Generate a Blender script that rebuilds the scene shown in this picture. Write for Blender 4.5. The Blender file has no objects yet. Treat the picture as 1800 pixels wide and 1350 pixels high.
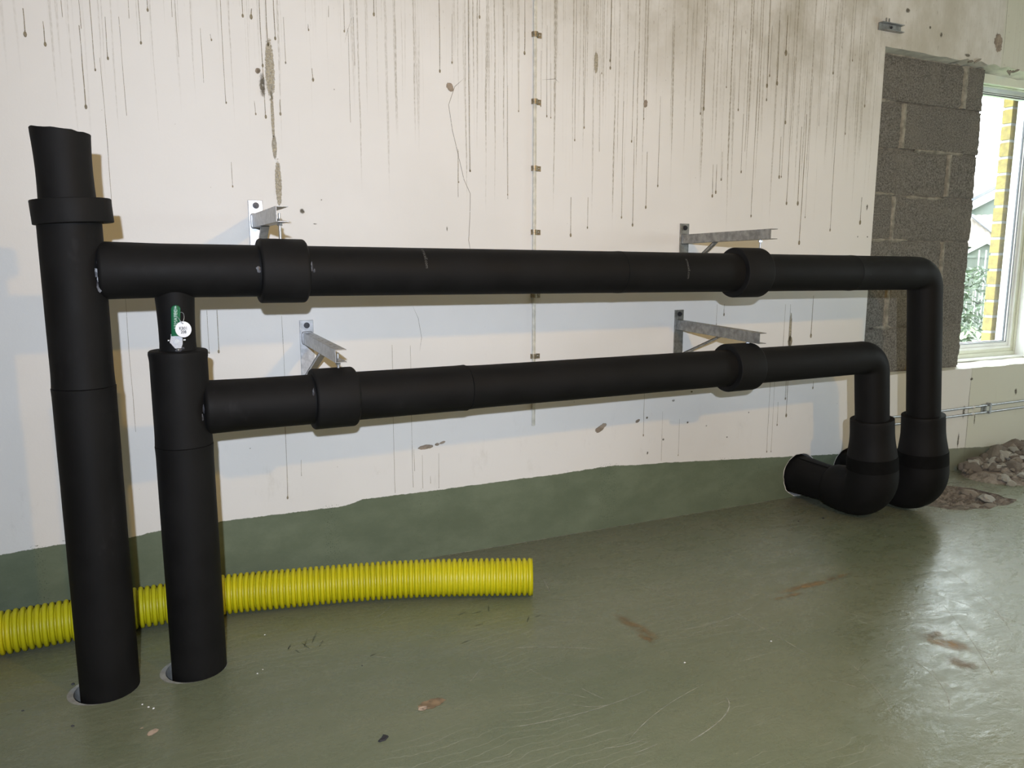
import bpy, bmesh, math, random
from mathutils import Vector, Matrix, noise
from mathutils.geometry import tessellate_polygon

SC = bpy.context.scene
COL = SC.collection
PI = math.pi
random.seed(7)

# ------------------------------------------------------------------ camera
CAM_Z, PITCH, YAW = 1.4, math.radians(9.0), math.radians(65.1)
fh = Vector((math.cos(YAW), math.sin(YAW), 0))
cr = Vector((math.sin(YAW), -math.cos(YAW), 0))
cf = fh * math.cos(PITCH) + Vector((0, 0, -math.sin(PITCH)))
cu = cr.cross(cf)
cam_data = bpy.data.cameras.new('camera')
cam = bpy.data.objects.new('camera', cam_data)
COL.objects.link(cam)
cam.matrix_world = Matrix.Translation((0, 0, CAM_Z)) @ Matrix((cr, cu, -cf)).transposed().to_4x4()
cam_data.sensor_width = 36.0
cam_data.lens = 1351.0 / 1800.0 * 36.0
cam_data.clip_start = 0.05
cam_data.clip_end = 300
SC.camera = cam

# ------------------------------------------------------------------ view, world, lights
SC.view_settings.view_transform = 'Standard'
SC.view_settings.look = 'None'
SC.view_settings.exposure = 0.0
SC.view_settings.gamma = 1.0
SC.view_settings.use_curve_mapping = False

world = bpy.data.worlds.new('overcast_sky')
SC.world = world
world.use_nodes = True
wn = world.node_tree
wn.nodes['Background'].inputs['Color'].default_value = (0.86, 0.97, 1.0, 1)
wn.nodes['Background'].inputs['Strength'].default_value = 14.0


def light(name, kind, loc, energy, color, target=None, **kw):
    d = bpy.data.lights.new(name, kind)
    d.energy = energy
    d.color = color
    for k, v in kw.items():
        setattr(d, k, v)
    o = bpy.data.objects.new(name, d)
    COL.objects.link(o)
    o.location = loc
    if target is not None:
        o.rotation_euler = (Vector(target) - Vector(loc)).to_track_quat('-Z', 'Y').to_euler()
    return o


# white work light held just above and behind the viewer
light('head_lamp', 'SPOT', (-0.121, -0.501, 1.68), 405, (0.94, 1.03, 1.20), (2.5, 3.35, 1.35),
      spot_size=math.radians(145), spot_blend=1.0, shadow_soft_size=0.022)
# warm lamp hanging in the room
light('warm_room_lamp', 'POINT', (1.817, -0.617, 2.45), 125, (1.0, 0.55, 0.06), shadow_soft_size=0.05)
# sky light portals in the window and in the side opening added for daylight
for nm, x0, x1 in (('window_portal', 4.93, 5.9), ('added_opening_portal', 6.6, 8.4)):
    p = light(nm, 'AREA', ((x0 + x1) / 2, 3.78, 1.67), 1, (1, 1, 1), ((x0 + x1) / 2, 0, 1.67),
              shape='RECTANGLE', size=x1 - x0, size_y=1.9)
    p.data.cycles.is_portal = True

p = light('right_fill_portal', 'AREA', (9.1, 0.225, 1.75), 1, (1, 1, 1), (0, 0.225, 1.75), shape='RECTANGLE', size=1.45, size_y=1.5)  # portal for the fill opening added in the right wall
p.data.cycles.is_portal = True

WALL_Y = 3.351


# ------------------------------------------------------------------ helpers
def link(name, me, mats=None, parent=None):
    o = bpy.data.objects.new(name, me)
    COL.objects.link(o)
    if mats is not None:
        for m in (mats if isinstance(mats, (list, tuple)) else [mats]):
            me.materials.append(m)
    if parent is not None:
        o.parent = parent
        o.matrix_parent_inverse = Matrix.Translation(-Vector(parent.location)) if parent.type == 'EMPTY' else Matrix.Identity(4)
    return o


def thing(name, label, cat, loc, group=None):
    o = bpy.data.objects.new(name, None)
    o.empty_display_size = 0.05
    COL.objects.link(o)
    o.location = loc
    return tag(o, label, cat, group)


def tag(o, label=None, cat=None, group=None, kind=None):
    for k, v in (('label', label), ('category', cat), ('group', group), ('kind', kind)):
        if v:
            o[k] = v
    return o


class Geo:
    """collects faces for ONE mesh"""

    def __init__(s):
        s.v, s.f, s.m, s.uv = [], [], [], {}

    def add(s, vs, fs, mi=0, M=None, uvs=None):
        b = len(s.v)
        s.v += [tuple(M @ Vector(p)) if M is not None else tuple(p) for p in vs]
        for i, f in enumerate(fs):
            if uvs is not None:
                s.uv[len(s.f)] = uvs[i]
            s.f.append([b + k for k in f])
            s.m.append(mi)
        return s

    def box(s, lo, hi, mi=0, M=None):
        x0, y0, z0 = lo
        x1, y1, z1 = hi
        return s.add([(x0, y0, z0), (x1, y0, z0), (x1, y1, z0), (x0, y1, z0), (x0, y0, z1), (x1, y0, z1), (x1, y1, z1), (x0, y1, z1)],
                     [(0, 3, 2, 1), (4, 5, 6, 7), (0, 1, 5, 4), (1, 2, 6, 5), (2, 3, 7, 6), (3, 0, 4, 7)], mi, M)

    def sweep(s, pts, prof, mi=0, seg=32, cap0=True, cap1=True, jit=None):
        """pts: path points; prof: radius per point"""
        P = [Vector(p) for p in pts]
        T = []
        for i in range(len(P)):
            a = P[max(i - 1, 0)]
            b = P[min(i + 1, len(P) - 1)]
            k = i
            while (b - a).length < 1e-6 and k < len(P) - 1:
                k += 1
                b = P[k]
            T.append((b - a).normalized())
        n = T[0].orthogonal().normalized()
        vs, fs = [], []
        for i in range(len(P)):
            n = (n - T[i] * n.dot(T[i]))
            n.normalize()
            bn = T[i].cross(n)
            for k in range(seg):
                a = 2 * PI * k / seg
                r = prof[i] * (1 if jit is None else 1 + jit(i, k, P[i]))
                vs.append(P[i] + (n * math.cos(a) + bn * math.sin(a)) * r)
        for i in range(len(P) - 1):
            for k in range(seg):
                k2 = (k + 1) % seg
                fs.append((i * seg + k, i * seg + k2, (i + 1) * seg + k2, (i + 1) * seg + k))
        if cap0:
            fs.append(tuple(reversed(range(seg))))
        if cap1:
            fs.append(tuple((len(P) - 1) * seg + k for k in range(seg)))
        return s.add(vs, fs, mi)

    def build(s, name, mats, parent=None, smooth=False, bevel=0, bseg=2):
        me = bpy.data.meshes.new(name)
        me.from_pydata(s.v, [], s.f)
        for i, m in enumerate(s.m):
            me.polygons[i].material_index = m
        if s.uv:
            lay = me.uv_layers.new(name='uv')
            for fi, uv in s.uv.items():
                p = me.polygons[fi]
                for li, c in zip(p.loop_indices, uv):
                    lay.data[li].uv = c
        me.update()
        if smooth:
            for p in me.polygons:
                p.use_smooth = True
        o = link(name, me, mats, parent)
        if smooth:
            me.set_sharp_from_angle(angle=math.radians(40))
        if bevel:
            b = o.modifiers.new('bevel', 'BEVEL')
            b.width = bevel
            b.segments = bseg
            b.limit_method = 'ANGLE'
            b.angle_limit = math.radians(40)
            b.harden_normals = False
        return o


# ------------------------------------------------------------------ materials
class Mat:
    def __init__(s, name):
        s.m = bpy.data.materials.new(name)
        s.m.use_nodes = True
        s.t = s.m.node_tree
        s.bsdf = s.t.nodes['Principled BSDF']
        s.out = s.t.nodes['Material Output']

    def n(s, typ, **kw):
        nd = s.t.nodes.new(typ)
        for k, v in kw.items():
            setattr(nd, k, v)
        return nd

    def set(s, sock, v):
        if isinstance(v, bpy.types.NodeSocket):
            s.t.links.new(v, sock)
        elif v is not None:
            sock.default_value = v

    def pos(s):
        if not hasattr(s, '_pos'):
            s._pos = s.n('ShaderNodeTexCoord').outputs['Object']
            s._xyz = s.n('ShaderNodeSeparateXYZ')
            s.set(s._xyz.inputs[0], s._pos)
        return s._pos

    def ax(s, i):
        s.pos()
        return s._xyz.outputs[i]

    def math(s, op, a, b=None, c=None, clamp=False):
        nd = s.n('ShaderNodeMath', operation=op, use_clamp=clamp)
        s.set(nd.inputs[0], a)
        if b is not None:
            s.set(nd.inputs[1], b)
        if c is not None:
            s.set(nd.inputs[2], c)
        return nd.outputs[0]

    def scaled(s, sx, sy, sz, off=(0, 0, 0), src=None):
        nd = s.n('ShaderNodeMapping')
        s.set(nd.inputs['Vector'], src or s.pos())
        nd.inputs['Scale'].default_value = (sx, sy, sz)
        nd.inputs['Location'].default_value = off
        return nd.outputs[0]

    def noise(s, vec, scale=1.0, detail=2.0, rough=0.5, dist=0.0, color=False):
        nd = s.n('ShaderNodeTexNoise')
        s.set(nd.inputs['Vector'], vec)
        nd.inputs['Scale'].default_value = scale
        nd.inputs['Detail'].default_value = detail
        nd.inputs['Roughness'].default_value = rough
        nd.inputs['Distortion'].default_value = dist
        return nd.outputs['Color' if color else 'Fac']

    def step(s, v, a, b, lo=0.0, hi=1.0):
        nd = s.n('ShaderNodeMapRange', interpolation_type='SMOOTHSTEP')
        s.set(nd.inputs['Value'], v)
        for k, x in zip(('From Min', 'From Max', 'To Min', 'To Max'), (a, b, lo, hi)):
            s.set(nd.inputs[k], x)
        return nd.outputs['Result']

    def mix(s, f, a, b, mode='MIX'):
        nd = s.n('ShaderNodeMix', data_type='RGBA', blend_type=mode)
        s.set(nd.inputs[0], f)
        s.set(nd.inputs[6], a if isinstance(a, bpy.types.NodeSocket) else (*a, 1))
        s.set(nd.inputs[7], b if isinstance(b, bpy.types.NodeSocket) else (*b, 1))
        return nd.outputs[2]

    def bump(s, h, strength=0.3, dist=0.002):
        nd = s.n('ShaderNodeBump')
        s.set(nd.inputs['Height'], h)
        nd.inputs['Strength'].default_value = strength
        nd.inputs['Distance'].default_value = dist
        s.set(s.bsdf.inputs['Normal'], nd.outputs[0])
        return nd.outputs[0]

    def fin(s, color=None, rough=None, metal=None, spec=None):
        if color is not None:
            s.set(s.bsdf.inputs['Base Color'], color if isinstance(color, bpy.types.NodeSocket) else (*color, 1))
        if rough is not None:
            s.set(s.bsdf.inputs['Roughness'], rough)
        if metal is not None:
            s.set(s.bsdf.inputs['Metallic'], metal)
        if spec is not None:
            s.set(s.bsdf.inputs['Specular IOR Level'], spec)
        return s.m


def simple(name, col, rough=0.5, metal=0.0, var=0.12, scale=20, bump=0.0, spec=0.5):
    m = Mat(name)
    n = m.noise(m.scaled(scale, scale, scale), 1.0, 4, 0.6)
    c = m.mix(m.step(n, 0.3, 0.7), tuple(x * (1 - var) for x in col), tuple(min(1, x * (1 + var)) for x in col))
    if bump:
        m.bump(n, bump, 0.002)
    return m.fin(c, rough, metal, spec)


def wall_paint():
    m = Mat('painted_wall')
    X, Z = m.ax(0), m.ax(2)
    big = m.noise(m.scaled(0.9, 1, 0.9), 1, 4, 0.6)
    fine = m.noise(m.scaled(60, 60, 60), 1, 3, 0.7)
    base = m.mix(m.step(big, 0.3, 0.7), (0.705, 0.695, 0.67), (0.765, 0.755, 0.735))
    # grime that thickens toward the top right of the wall
    hgt = m.math('ADD', Z, m.math('MULTIPLY', X, 0.13))
    dirt_zone = m.step(hgt, 2.35, 3.15)
    patch = m.noise(m.scaled(3.0, 3, 2.0), 1, 5, 0.65)
    grime = m.math('MULTIPLY', dirt_zone, m.step(patch, 0.25, 0.70))
    base = m.mix(m.math('MULTIPLY', grime, 0.85), base, (0.37, 0.34, 0.265))
    # right of the panel seam the paint is a little greener
    seam = m.step(X, 4.965, 4.985)
    base = m.mix(m.math('MULTIPLY', seam, 0.8), base, (0.60, 0.62, 0.50))
    right = m.step(X, 3.2, 4.4)
    base = m.mix(m.math('MULTIPLY', right, 0.35), base, (0.55, 0.53, 0.45))
    # thin faint run marks hanging from the ceiling, of many lengths
    for k, (fx, lo, hi, amt, zc, spread) in enumerate(((55, 0.60, 0.66, 0.34, 1.55, 1.9), (130, 0.62, 0.69, 0.30, 1.75, 1.7), (85, 0.66, 0.70, 0.55, 1.35, 1.9))):
        wob = m.math('ADD', X, m.math('MULTIPLY', m.noise(m.scaled(3, 0, 4, (k, 0, 0)), 1, 2), 0.012))
        vec = m.n('ShaderNodeCombineXYZ')
        m.set(vec.inputs[0], m.math('MULTIPLY', wob, fx))
        vec.inputs[1].default_value = 3.7 * k
        m.set(vec.inputs[2], m.math('MULTIPLY', Z, 0.35))
        line = m.step(m.noise(vec.outputs[0], 1, 1, 0.4), lo, hi)
        ln = m.noise(m.scaled(fx * 0.8, 0, 0, (5.0 + k, 0, 0)), 1, 0)
        cut = m.math('MULTIPLY_ADD', ln, -spread, zc + spread * 0.85)
        hz = m.math('ADD', Z, m.math('MULTIPLY', m.math('MINIMUM', X, 3.0), 0.10))
        on = m.step(m.math('SUBTRACT', hz, cut), -0.02, 0.25)
        brk = m.step(m.noise(m.scaled(180, 0, 60, (k, 0, 0)), 1, 2), 0.35, 0.6, 0.35, 1.0)
        amount = m.math('MULTIPLY', m.math('MULTIPLY', line, on), m.math('MULTIPLY', brk, m.step(X, -0.6, 2.8, amt * 0.45, amt * 1.45)))
        amount = m.math('MULTIPLY', amount, m.step(X, 4.02, 3.75, 0.12, 1.0))
        base = m.mix(amount, base, (0.22, 0.19, 0.125))
    # short dashes and flecks near the top
    fl = m.step(m.noise(m.scaled(90, 0, 26), 1, 2, 0.6), 0.66, 0.72)
    flz = m.step(hgt, 2.2, 3.1)
    base = m.mix(m.math('MULTIPLY', m.math('MULTIPLY', fl, flz), 0.5), base, (0.22, 0.18, 0.12))
    sp = m.step(m.noise(m.scaled(45, 0, 45, (9, 0, 3)), 1, 3, 0.6), 0.735, 0.76)
    base = m.mix(m.math('MULTIPLY', sp, 0.55), base, (0.22, 0.19, 0.15))
    # smears just above the painted skirting
    sm = m.step(m.noise(m.scaled(9, 0, 3.5, (2, 0, 7)), 1, 6, 0.75), 0.55, 0.75)
    smz = m.math('MULTIPLY', m.step(Z, 0.3, 0.42), m.step(Z, 0.75, 0.5))
    base = m.mix(m.math('MULTIPLY', m.math('MULTIPLY', sm, smz), 0.22), base, (0.35, 0.31, 0.25))
    # green painted band along the bottom, ragged upper edge
    nx = m.math('DIVIDE', m.math('ADD', X, 1.0), 7.0, clamp=True)
    ramp = m.n('ShaderNodeValToRGB')
    m.set(ramp.inputs[0], nx)
    pts = [(-1.0, .300), (-.6, .300), (-.38, .312), (-.15, .300), (-.06, .312), (.21, .318), (.46, .316), (.71, .313), (.81, .334), (1.14, .332), (1.56, .334), (1.81, .333), (2.13, .342), (2.27, .328),
           (2.48, .319), (2.79, .316), (3.0, .303), (3.29, .301), (3.43, .293), (3.77, .277), (3.79, .262), (3.86, .16), (4.3, .13), (5.2, .13)]
    els = ramp.color_ramp.elements
    for i, (x, z) in enumerate(pts):
        e = els[i] if i < 2 else els.new(0.5)
        e.position = (x + 1) / 7.0
        e.color = (z, z, z, 1)
    edge = m.math('ADD', ramp.outputs[0], m.math('MULTIPLY', m.math('SUBTRACT', m.noise(m.scaled(14, 0, 0), 1, 6, 0.7), 0.5), 0.018))
    rag = m.math('MULTIPLY', m.math('SUBTRACT', m.noise(m.scaled(160, 0, 90), 1, 2), 0.5), 0.006)
    under = m.step(m.math('SUBTRACT', m.math('ADD', edge, rag), Z), 0.0, 0.003)
    g = m.mix(m.step(m.noise(m.scaled(3, 3, 5, (4, 0, 0)), 1, 6, 0.7), 0.35, 0.75), (0.120, 0.148, 0.098), (0.165, 0.198, 0.135))
    scuff = m.step(m.noise(m.scaled(16, 0, 22, (1, 0, 5)), 1, 8, 0.85), 0.58, 0.76)
    g = m.mix(m.math('MULTIPLY', scuff, 0.35), g, (0.30, 0.34, 0.26))
    faded = m.step(X, 3.80, 3.90)
    g = m.mix(m.math('MULTIPLY', faded, 0.6), g, (0.26, 0.26, 0.20))
    col = m.mix(under, base, g)
    # bristle dots where the roller skipped
    dots = m.step(m.noise(m.scaled(220, 0, 160), 1, 1), 0.62, 0.68)
    band = m.math('MULTIPLY', m.step(m.math('SUBTRACT', Z, edge), 0.022, 0.006), m.step(m.noise(m.scaled(5, 0, 0, (8, 0, 0)), 1, 2), 0.56, 0.62))
    col = m.mix(m.math('MULTIPLY', dots, band), col, (0.07, 0.09, 0.06))
    rough = m.step(under, 0, 1, 0.62, 0.42)
    m.bump(m.math('ADD', fine, m.math('MULTIPLY', big, 2)), 0.12, 0.003)
    return m.fin(col, rough, 0, 0.35)


def floor_paint():
    m = Mat('painted_concrete_floor')
    X, Y = m.ax(0), m.ax(1)
    a = m.noise(m.scaled(0.8, 1.3, 1), 1, 6, 0.6, 0.6)
    b = m.noise(m.scaled(3.5, 6, 1, (5, 2, 0)), 1, 7, 0.62, 0.35)
    c = m.noise(m.scaled(80, 80, 1), 1, 3, 0.7)
    col = m.mix(m.step(a, 0.3, 0.7), (0.128, 0.152, 0.097), (0.166, 0.182, 0.119))
    col = m.mix(m.math('MULTIPLY', m.step(b, 0.48, 0.80), 0.28), col, (0.215, 0.225, 0.165))
    col = m.mix(m.math('MULTIPLY', m.step(b, 0.45, 0.25), 0.18), col, (0.115, 0.13, 0.09))
    # dustier, greyer strip close to the wall
    dust = m.math('MULTIPLY', m.step(Y, 2.55, 3.30), m.step(b, 0.3, 0.6, 0.5, 1.0))
    col = m.mix(m.math('MULTIPLY', dust, 0.55), col, (0.175, 0.172, 0.140))
    # swirled fine scratches
    w1 = m.n('ShaderNodeTexWave', wave_type='RINGS', bands_direction='Z')
    m.set(w1.inputs['Vector'], m.scaled(1, 1, 0, (-2.6, -1.2, 0)))
    w1.inputs['Scale'].default_value = 9
    w1.inputs['Distortion'].default_value = 9
    w1.inputs['Detail'].default_value = 3
    w1.inputs['Detail Scale'].default_value = 0.6
    sc = m.math('MULTIPLY', m.step(w1.outputs['Fac'], 0.990, 1.0), m.step(m.noise(m.scaled(2.4, 2.4, 1, (3, 1, 0)), 1, 3), 0.50, 0.62))
    col = m.mix(m.math('MULTIPLY', sc, 0.35), col, (0.42, 0.43, 0.36))
    rot = m.n('ShaderNodeMapping')
    m.set(rot.inputs[0], m.pos())
    rot.inputs['Rotation'].default_value = (0, 0, 0.6)
    rot.inputs['Scale'].default_value = (2.2, 60, 1)
    s2 = m.math('MULTIPLY', m.step(m.noise(rot.outputs[0], 1, 2), 0.69, 0.72), m.step(m.noise(m.scaled(1.5, 1.5, 1, (7, 7, 0)), 1, 2), 0.5, 0.6))
    col = m.mix(m.math('MULTIPLY', s2, 0.30), col, (0.36, 0.37, 0.30))
    # dark flecks
    d = m.step(m.noise(m.scaled(30, 30, 1, (1, 8, 0)), 1, 3, 0.6), 0.745, 0.77)
    col = m.mix(m.math('MULTIPLY', d, 0.7), col, (0.05, 0.055, 0.04))
    # mottled rusty brown tint
    r = m.math('MULTIPLY', m.step(m.noise(m.scaled(1.3, 1.6, 1, (11, 3, 0)), 1, 5, 0.7), 0.60, 0.75), m.step(X, 1.0, 2.6))
    col = m.mix(m.math('MULTIPLY', r, 0.25), col, (0.22, 0.15, 0.09))
    rough = m.step(m.noise(m.scaled(7, 13, 1, (2, 5, 0)), 1, 8, 0.8, 0.5), 0.30, 0.72, 0.17, 0.46)
    h = m.math('ADD', m.math('MULTIPLY', b, 1.0), m.math('MULTIPLY', m.noise(m.scaled(11, 17, 1), 1, 6, 0.7), 0.75))
    m.bump(m.math('ADD', h, m.math('MULTIPLY', c, 0.03)), 0.34, 0.010)
    return m.fin(col, rough, 0, m.step(X, 1.2, 3.0, 0.35, 0.95))


def stain(name, col, speckle=120, thr=0.45, dens=0.8, blob=False, rough=0.7, edge=0.55, warp_amt=1.5):
    """a thin coat that shows the surface through its gaps; uv.x runs -1..1 across, uv.y along"""
    m = Mat(name)
    m.pos()
    uv = m.n('ShaderNodeUVMap')
    sx = m.n('ShaderNodeSeparateXYZ')
    m.set(sx.inputs[0], uv.outputs[0])
    n = m.noise(m.scaled(speckle, speckle, speckle), 1, 3, 0.6)
    if blob:
        r = m.math('POWER', m.math('ADD', m.math('POWER', sx.outputs[0], 2.0), m.math('POWER', sx.outputs[1], 2.0)), 0.5)
        warp = m.math('MULTIPLY', m.math('SUBTRACT', m.noise(m.scaled(speckle * .35, speckle * .35, speckle * .35), 1, 5, 0.7), 0.5), warp_amt)
        f = m.step(m.math('ADD', r, warp), 1.0, 1.0 - edge)
    else:
        f = m.step(m.math('ABSOLUTE', sx.outputs[0]), 1.0, 0.35)
    a = m.math('MULTIPLY', f, m.step(n, thr - 0.12, thr + 0.06, dens * 0.25, dens))
    tr = m.n('ShaderNodeBsdfTransparent')
    mx = m.n('ShaderNodeMixShader')
    m.set(mx.inputs[0], a)
    m.set(mx.inputs[1], tr.outputs[0])
    m.set(mx.inputs[2], m.bsdf.outputs[0])
    m.set(m.out.inputs[0], mx.outputs[0])
    c = m.mix(m.step(m.noise(m.scaled(speckle * .5, speckle * .5, speckle * .5), 1, 3), 0.35, 0.65), tuple(x * .75 for x in col), tuple(x * 1.25 for x in col))
    return m.fin(c, rough, 0, 0.3)


def foam(name='black_foam_rubber', base=0.0058):
    m = Mat(name)
    n = m.noise(m.scaled(6, 6, 6), 1, 5, 0.6)
    f = m.noise(m.scaled(320, 320, 320), 1, 2, 0.6)
    c = m.mix(m.step(n, 0.35, 0.7), (base * .9, base * .88, base * .90), (base * 1.35, base * 1.32, base * 1.35))
    sm = m.math('MULTIPLY', m.step(m.noise(m.scaled(9, 9, 5, (3, 3, 3)), 1, 4, 0.7), 0.63, 0.75), 0.35)
    c = m.mix(sm, c, (0.022, 0.0215, 0.023))
    m.bump(f, 0.15, 0.001)
    return m.fin(c, m.step(n, 0.3, 0.7, 0.60, 0.72), 0, 0.16)


M = {}
M['wall'] = wall_paint()
M['floor'] = floor_paint()
M['plain_wall'] = simple('room_paint', (0.60, 0.61, 0.60), 0.7, 0, 0.06, 2)
M['ceiling'] = simple('ceiling_paint', (0.55, 0.56, 0.55), 0.8, 0, 0.06, 2)
M['drip'] = stain('brown_run_stain', (0.235, 0.20, 0.13), 260, 0.44, 0.95)
M['sand'] = stain('bare_plaster_patch', (0.37, 0.33, 0.24), 240, 0.47, 0.9, True, edge=0.25, warp_amt=0.7)
M['chip'] = stain('chipped_paint', (0.27, 0.22, 0.17), 60, 0.30, 1.0, True, edge=0.15)
M['darkmark'] = stain('dark_mark', (0.13, 0.115, 0.085), 110, 0.42, 0.8, True, edge=0.6)
M['crack'] = stain('hairline_crack', (0.20, 0.18, 0.15), 90, 0.40, 0.75)
M['rust'] = stain('rust_smear', (0.26, 0.175, 0.085), 22, 0.46, 0.6, True, edge=0.9)
M['brownpatch'] = stain('brown_scab', (0.235, 0.17, 0.105), 60, 0.34, 1.0, True, edge=0.12)
M['palepatch'] = stain('pale_scab', (0.42, 0.33, 0.26), 60, 0.38, 1.0, True, edge=0.2)
M['scratch'] = stain('pale_scratch', (0.42, 0.43, 0.37), 60, 0.40, 0.55)
M['scuff'] = stain('dark_scuff', (0.085, 0.10, 0.07), 45, 0.45, 0.75)
M['foam'] = foam()
M['foam2'] = foam('black_foam_sleeve', 0.0070)
M['tape'] = simple('black_tape', (0.0045, 0.0045, 0.0045), 0.75, 0, 0.2, 30, 0.0, 0.08)
M['glue'] = simple('dried_glue', (0.045, 0.045, 0.053), 0.35, 0, 0.5, 150)
M['steel'] = simple('galvanised_steel', (0.42, 0.43, 0.445), 0.42, 0.85, 0.18, 45, 0.08)
M['steel_dull'] = simple('dull_zinc', (0.30, 0.30, 0.29), 0.45, 0.8, 0.25, 35, 0.1)
M['bolt'] = simple('dark_bolt', (0.05, 0.05, 0.055), 0.4, 0.6, 0.2, 60)
M['brass'] = simple('clip_metal', (0.30, 0.26, 0.19), 0.42, 0.8, 0.3, 90)
M['paint_conduit'] = simple('painted_conduit', (0.60, 0.585, 0.51), 0.45, 0, 0.15, 30)
M['yellow'] = simple('yellow_plastic', (0.52, 0.48, 0.002), 0.5, 0, 0.05, 6, 0.0, 0.5)
M['green'] = simple('green_plastic', (0.012, 0.115, 0.052), 0.28, 0, 0.1, 60)
M['white_plastic'] = simple('white_plastic', (0.70, 0.70, 0.72), 0.35, 0, 0.03, 60)
M['zinc'] = simple('matte_zinc', (0.42, 0.43, 0.46), 0.6, 0.25, 0.15, 300)
M['ink'] = simple('black_ink', (0.02, 0.02, 0.025), 0.6, 0, 0.1, 60)
M['white_ink'] = simple('white_print', (0.40, 0.52, 0.46), 0.5, 0, 0.1, 60)
M['grey_ink'] = simple('grey_print', (0.085, 0.083, 0.078), 0.6, 0, 0.3, 300)
M['window'] = simple('window_paint', (0.66, 0.68, 0.56), 0.35, 0, 0.05, 6)
M['window_white'] = simple('white_window_paint', (0.80, 0.82, 0.80), 0.35, 0, 0.04, 6)
M['gasket'] = simple('grey_gasket', (0.075, 0.078, 0.092), 0.5, 0, 0.1, 30)
M['sill'] = simple('sill_plaster', (0.66, 0.64, 0.55), 0.6, 0, 0.18, 9, 0.2)
M['mortar'] = simple('mortar', (0.245, 0.228, 0.185), 0.9, 0, 0.35, 25, 0.6)
M['bed'] = simple('dark_bed_mortar', (0.15, 0.138, 0.115), 0.95, 0, 0.4, 30, 0.8)
M['plaster'] = simple('white_plaster', (0.62, 0.61, 0.58), 0.8, 0, 0.2, 40, 0.5)
M['sleeve'] = simple('grey_floor_sleeve', (0.27, 0.28, 0.27), 0.7, 0, 0.25, 30, 0.3)
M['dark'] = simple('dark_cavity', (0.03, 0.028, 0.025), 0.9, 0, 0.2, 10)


def block_mat():
    m = Mat('concrete_block')
    n = m.noise(m.scaled(110, 110, 110), 1, 6, 0.75)
    b = m.noise(m.scaled(5, 5, 5), 1, 4, 0.6)
    c = m.mix(m.step(n, 0.34, 0.66), (0.115, 0.106, 0.091), (0.37, 0.348, 0.305))
    c = m.mix(m.math('MULTIPLY', m.step(b, 0.45, 0.7), 0.35), c, (0.31, 0.285, 0.235))
    pits = m.n('ShaderNodeTexVoronoi')
    m.set(pits.inputs['Vector'], m.scaled(95, 95, 95))
    h = m.math('ADD', n, m.step(pits.outputs['Distance'], 0.0, 0.5))
    m.bump(h, 1.0, 0.008)
    return m.fin(c, 0.95, 0, 0.2)


def rubble_mat(name, lo, hi):
    m = Mat(name)
    n = m.noise(m.scaled(30, 30, 30), 1, 6, 0.7)
    c = m.mix(m.step(n, 0.35, 0.65), lo, hi)
    m.bump(n, 0.8, 0.01)
    return m.fin(c, 0.95, 0, 0.2)


M['block'] = block_mat()
M['rubble'] = rubble_mat('crushed_block', (0.24, 0.21, 0.175), (0.46, 0.42, 0.36))
M['rubble_dark'] = rubble_mat('dark_crushed_block', (0.15, 0.132, 0.112), (0.33, 0.295, 0.255))
M['rubble_pale'] = rubble_mat('pale_crushed_plaster', (0.38, 0.37, 0.33), (0.62, 0.61, 0.55))
M['earth'] = rubble_mat('earth_and_gravel', (0.10, 0.086, 0.072), (0.24, 0.212, 0.18))


def glass_mat():
    m = Mat('window_glass')
    tr = m.n('ShaderNodeBsdfTransparent')
    gl = m.n('ShaderNodeBsdfGlossy')
    gl.inputs['Roughness'].default_value = 0.02
    geo = m.n('ShaderNodeNewGeometry')
    dt = m.n('ShaderNodeVectorMath', operation='DOT_PRODUCT')
    m.set(dt.inputs[0], geo.outputs['Normal'])
    m.set(dt.inputs[1], geo.outputs['Incoming'])
    inv = m.math('SUBTRACT', 1.0, m.math('ABSOLUTE', dt.outputs['Value']))
    fr = m.math('MULTIPLY_ADD', m.math('POWER', inv, 5.0), 0.96, 0.04)
    mx = m.n('ShaderNodeMixShader')
    m.set(mx.inputs[0], fr)
    m.set(mx.inputs[1], tr.outputs[0])
    m.set(mx.inputs[2], gl.outputs[0])
    m.set(m.out.inputs[0], mx.outputs[0])
    return m.m


M['glass'] = glass_mat()

# ------------------------------------------------------------------ the room shell
OX0, OX1, OZ0, OZ1 = 3.938, 5.90, 0.695, 2.635       # opening for blocks and window
SX0, SX1 = 6.6, 8.4                                   # opening added further right, out of the frame, for extra daylight
RX0, RX1, RY0, RZ1 = -4.0, 9.0, -4.5, 3.6
SY0, SY1 = -0.5, 0.95                                  # opening added in the unseen right wall as daylight fill
HOLES = [(3.475, 0.133, 0.131), (3.875, 0.133, 0.128)]


def decal_strip(g, X, z0, z1, w, mi, seed, bulb=True, surf='wall', slant=0.0):
    rnd = random.Random(seed)
    n = max(3, int((z0 - z1) / 0.06))
    vs, fs, uvs = [], [], []
    x = X
    for i in range(n + 1):
        t = i / n
        z = z0 + (z1 - z0) * t
        ww = w * (0.55 + 0.45 * rnd.random()) * (0.7 + 0.3 * t)
        vs += [(x - ww / 2, WALL_Y - 0.0005, z), (x + ww / 2, WALL_Y - 0.0005, z)]
        x += rnd.uniform(-1, 1) * 0.0012 + slant / n
    for i in range(n):
        fs.append((2 * i, 2 * i + 1, 2 * i + 3, 2 * i + 2)[::-1])
        a, b = i / n, (i + 1) / n
        uvs.append([(-1, a), (1, a), (1, b), (-1, b)][::-1])
    g.add(vs, fs, mi, uvs=uvs)
    if bulb:
        blob(g, x, z1, w * 0.95, w * 1.7, mi + 0, surf='wall', strip=True)


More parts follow.
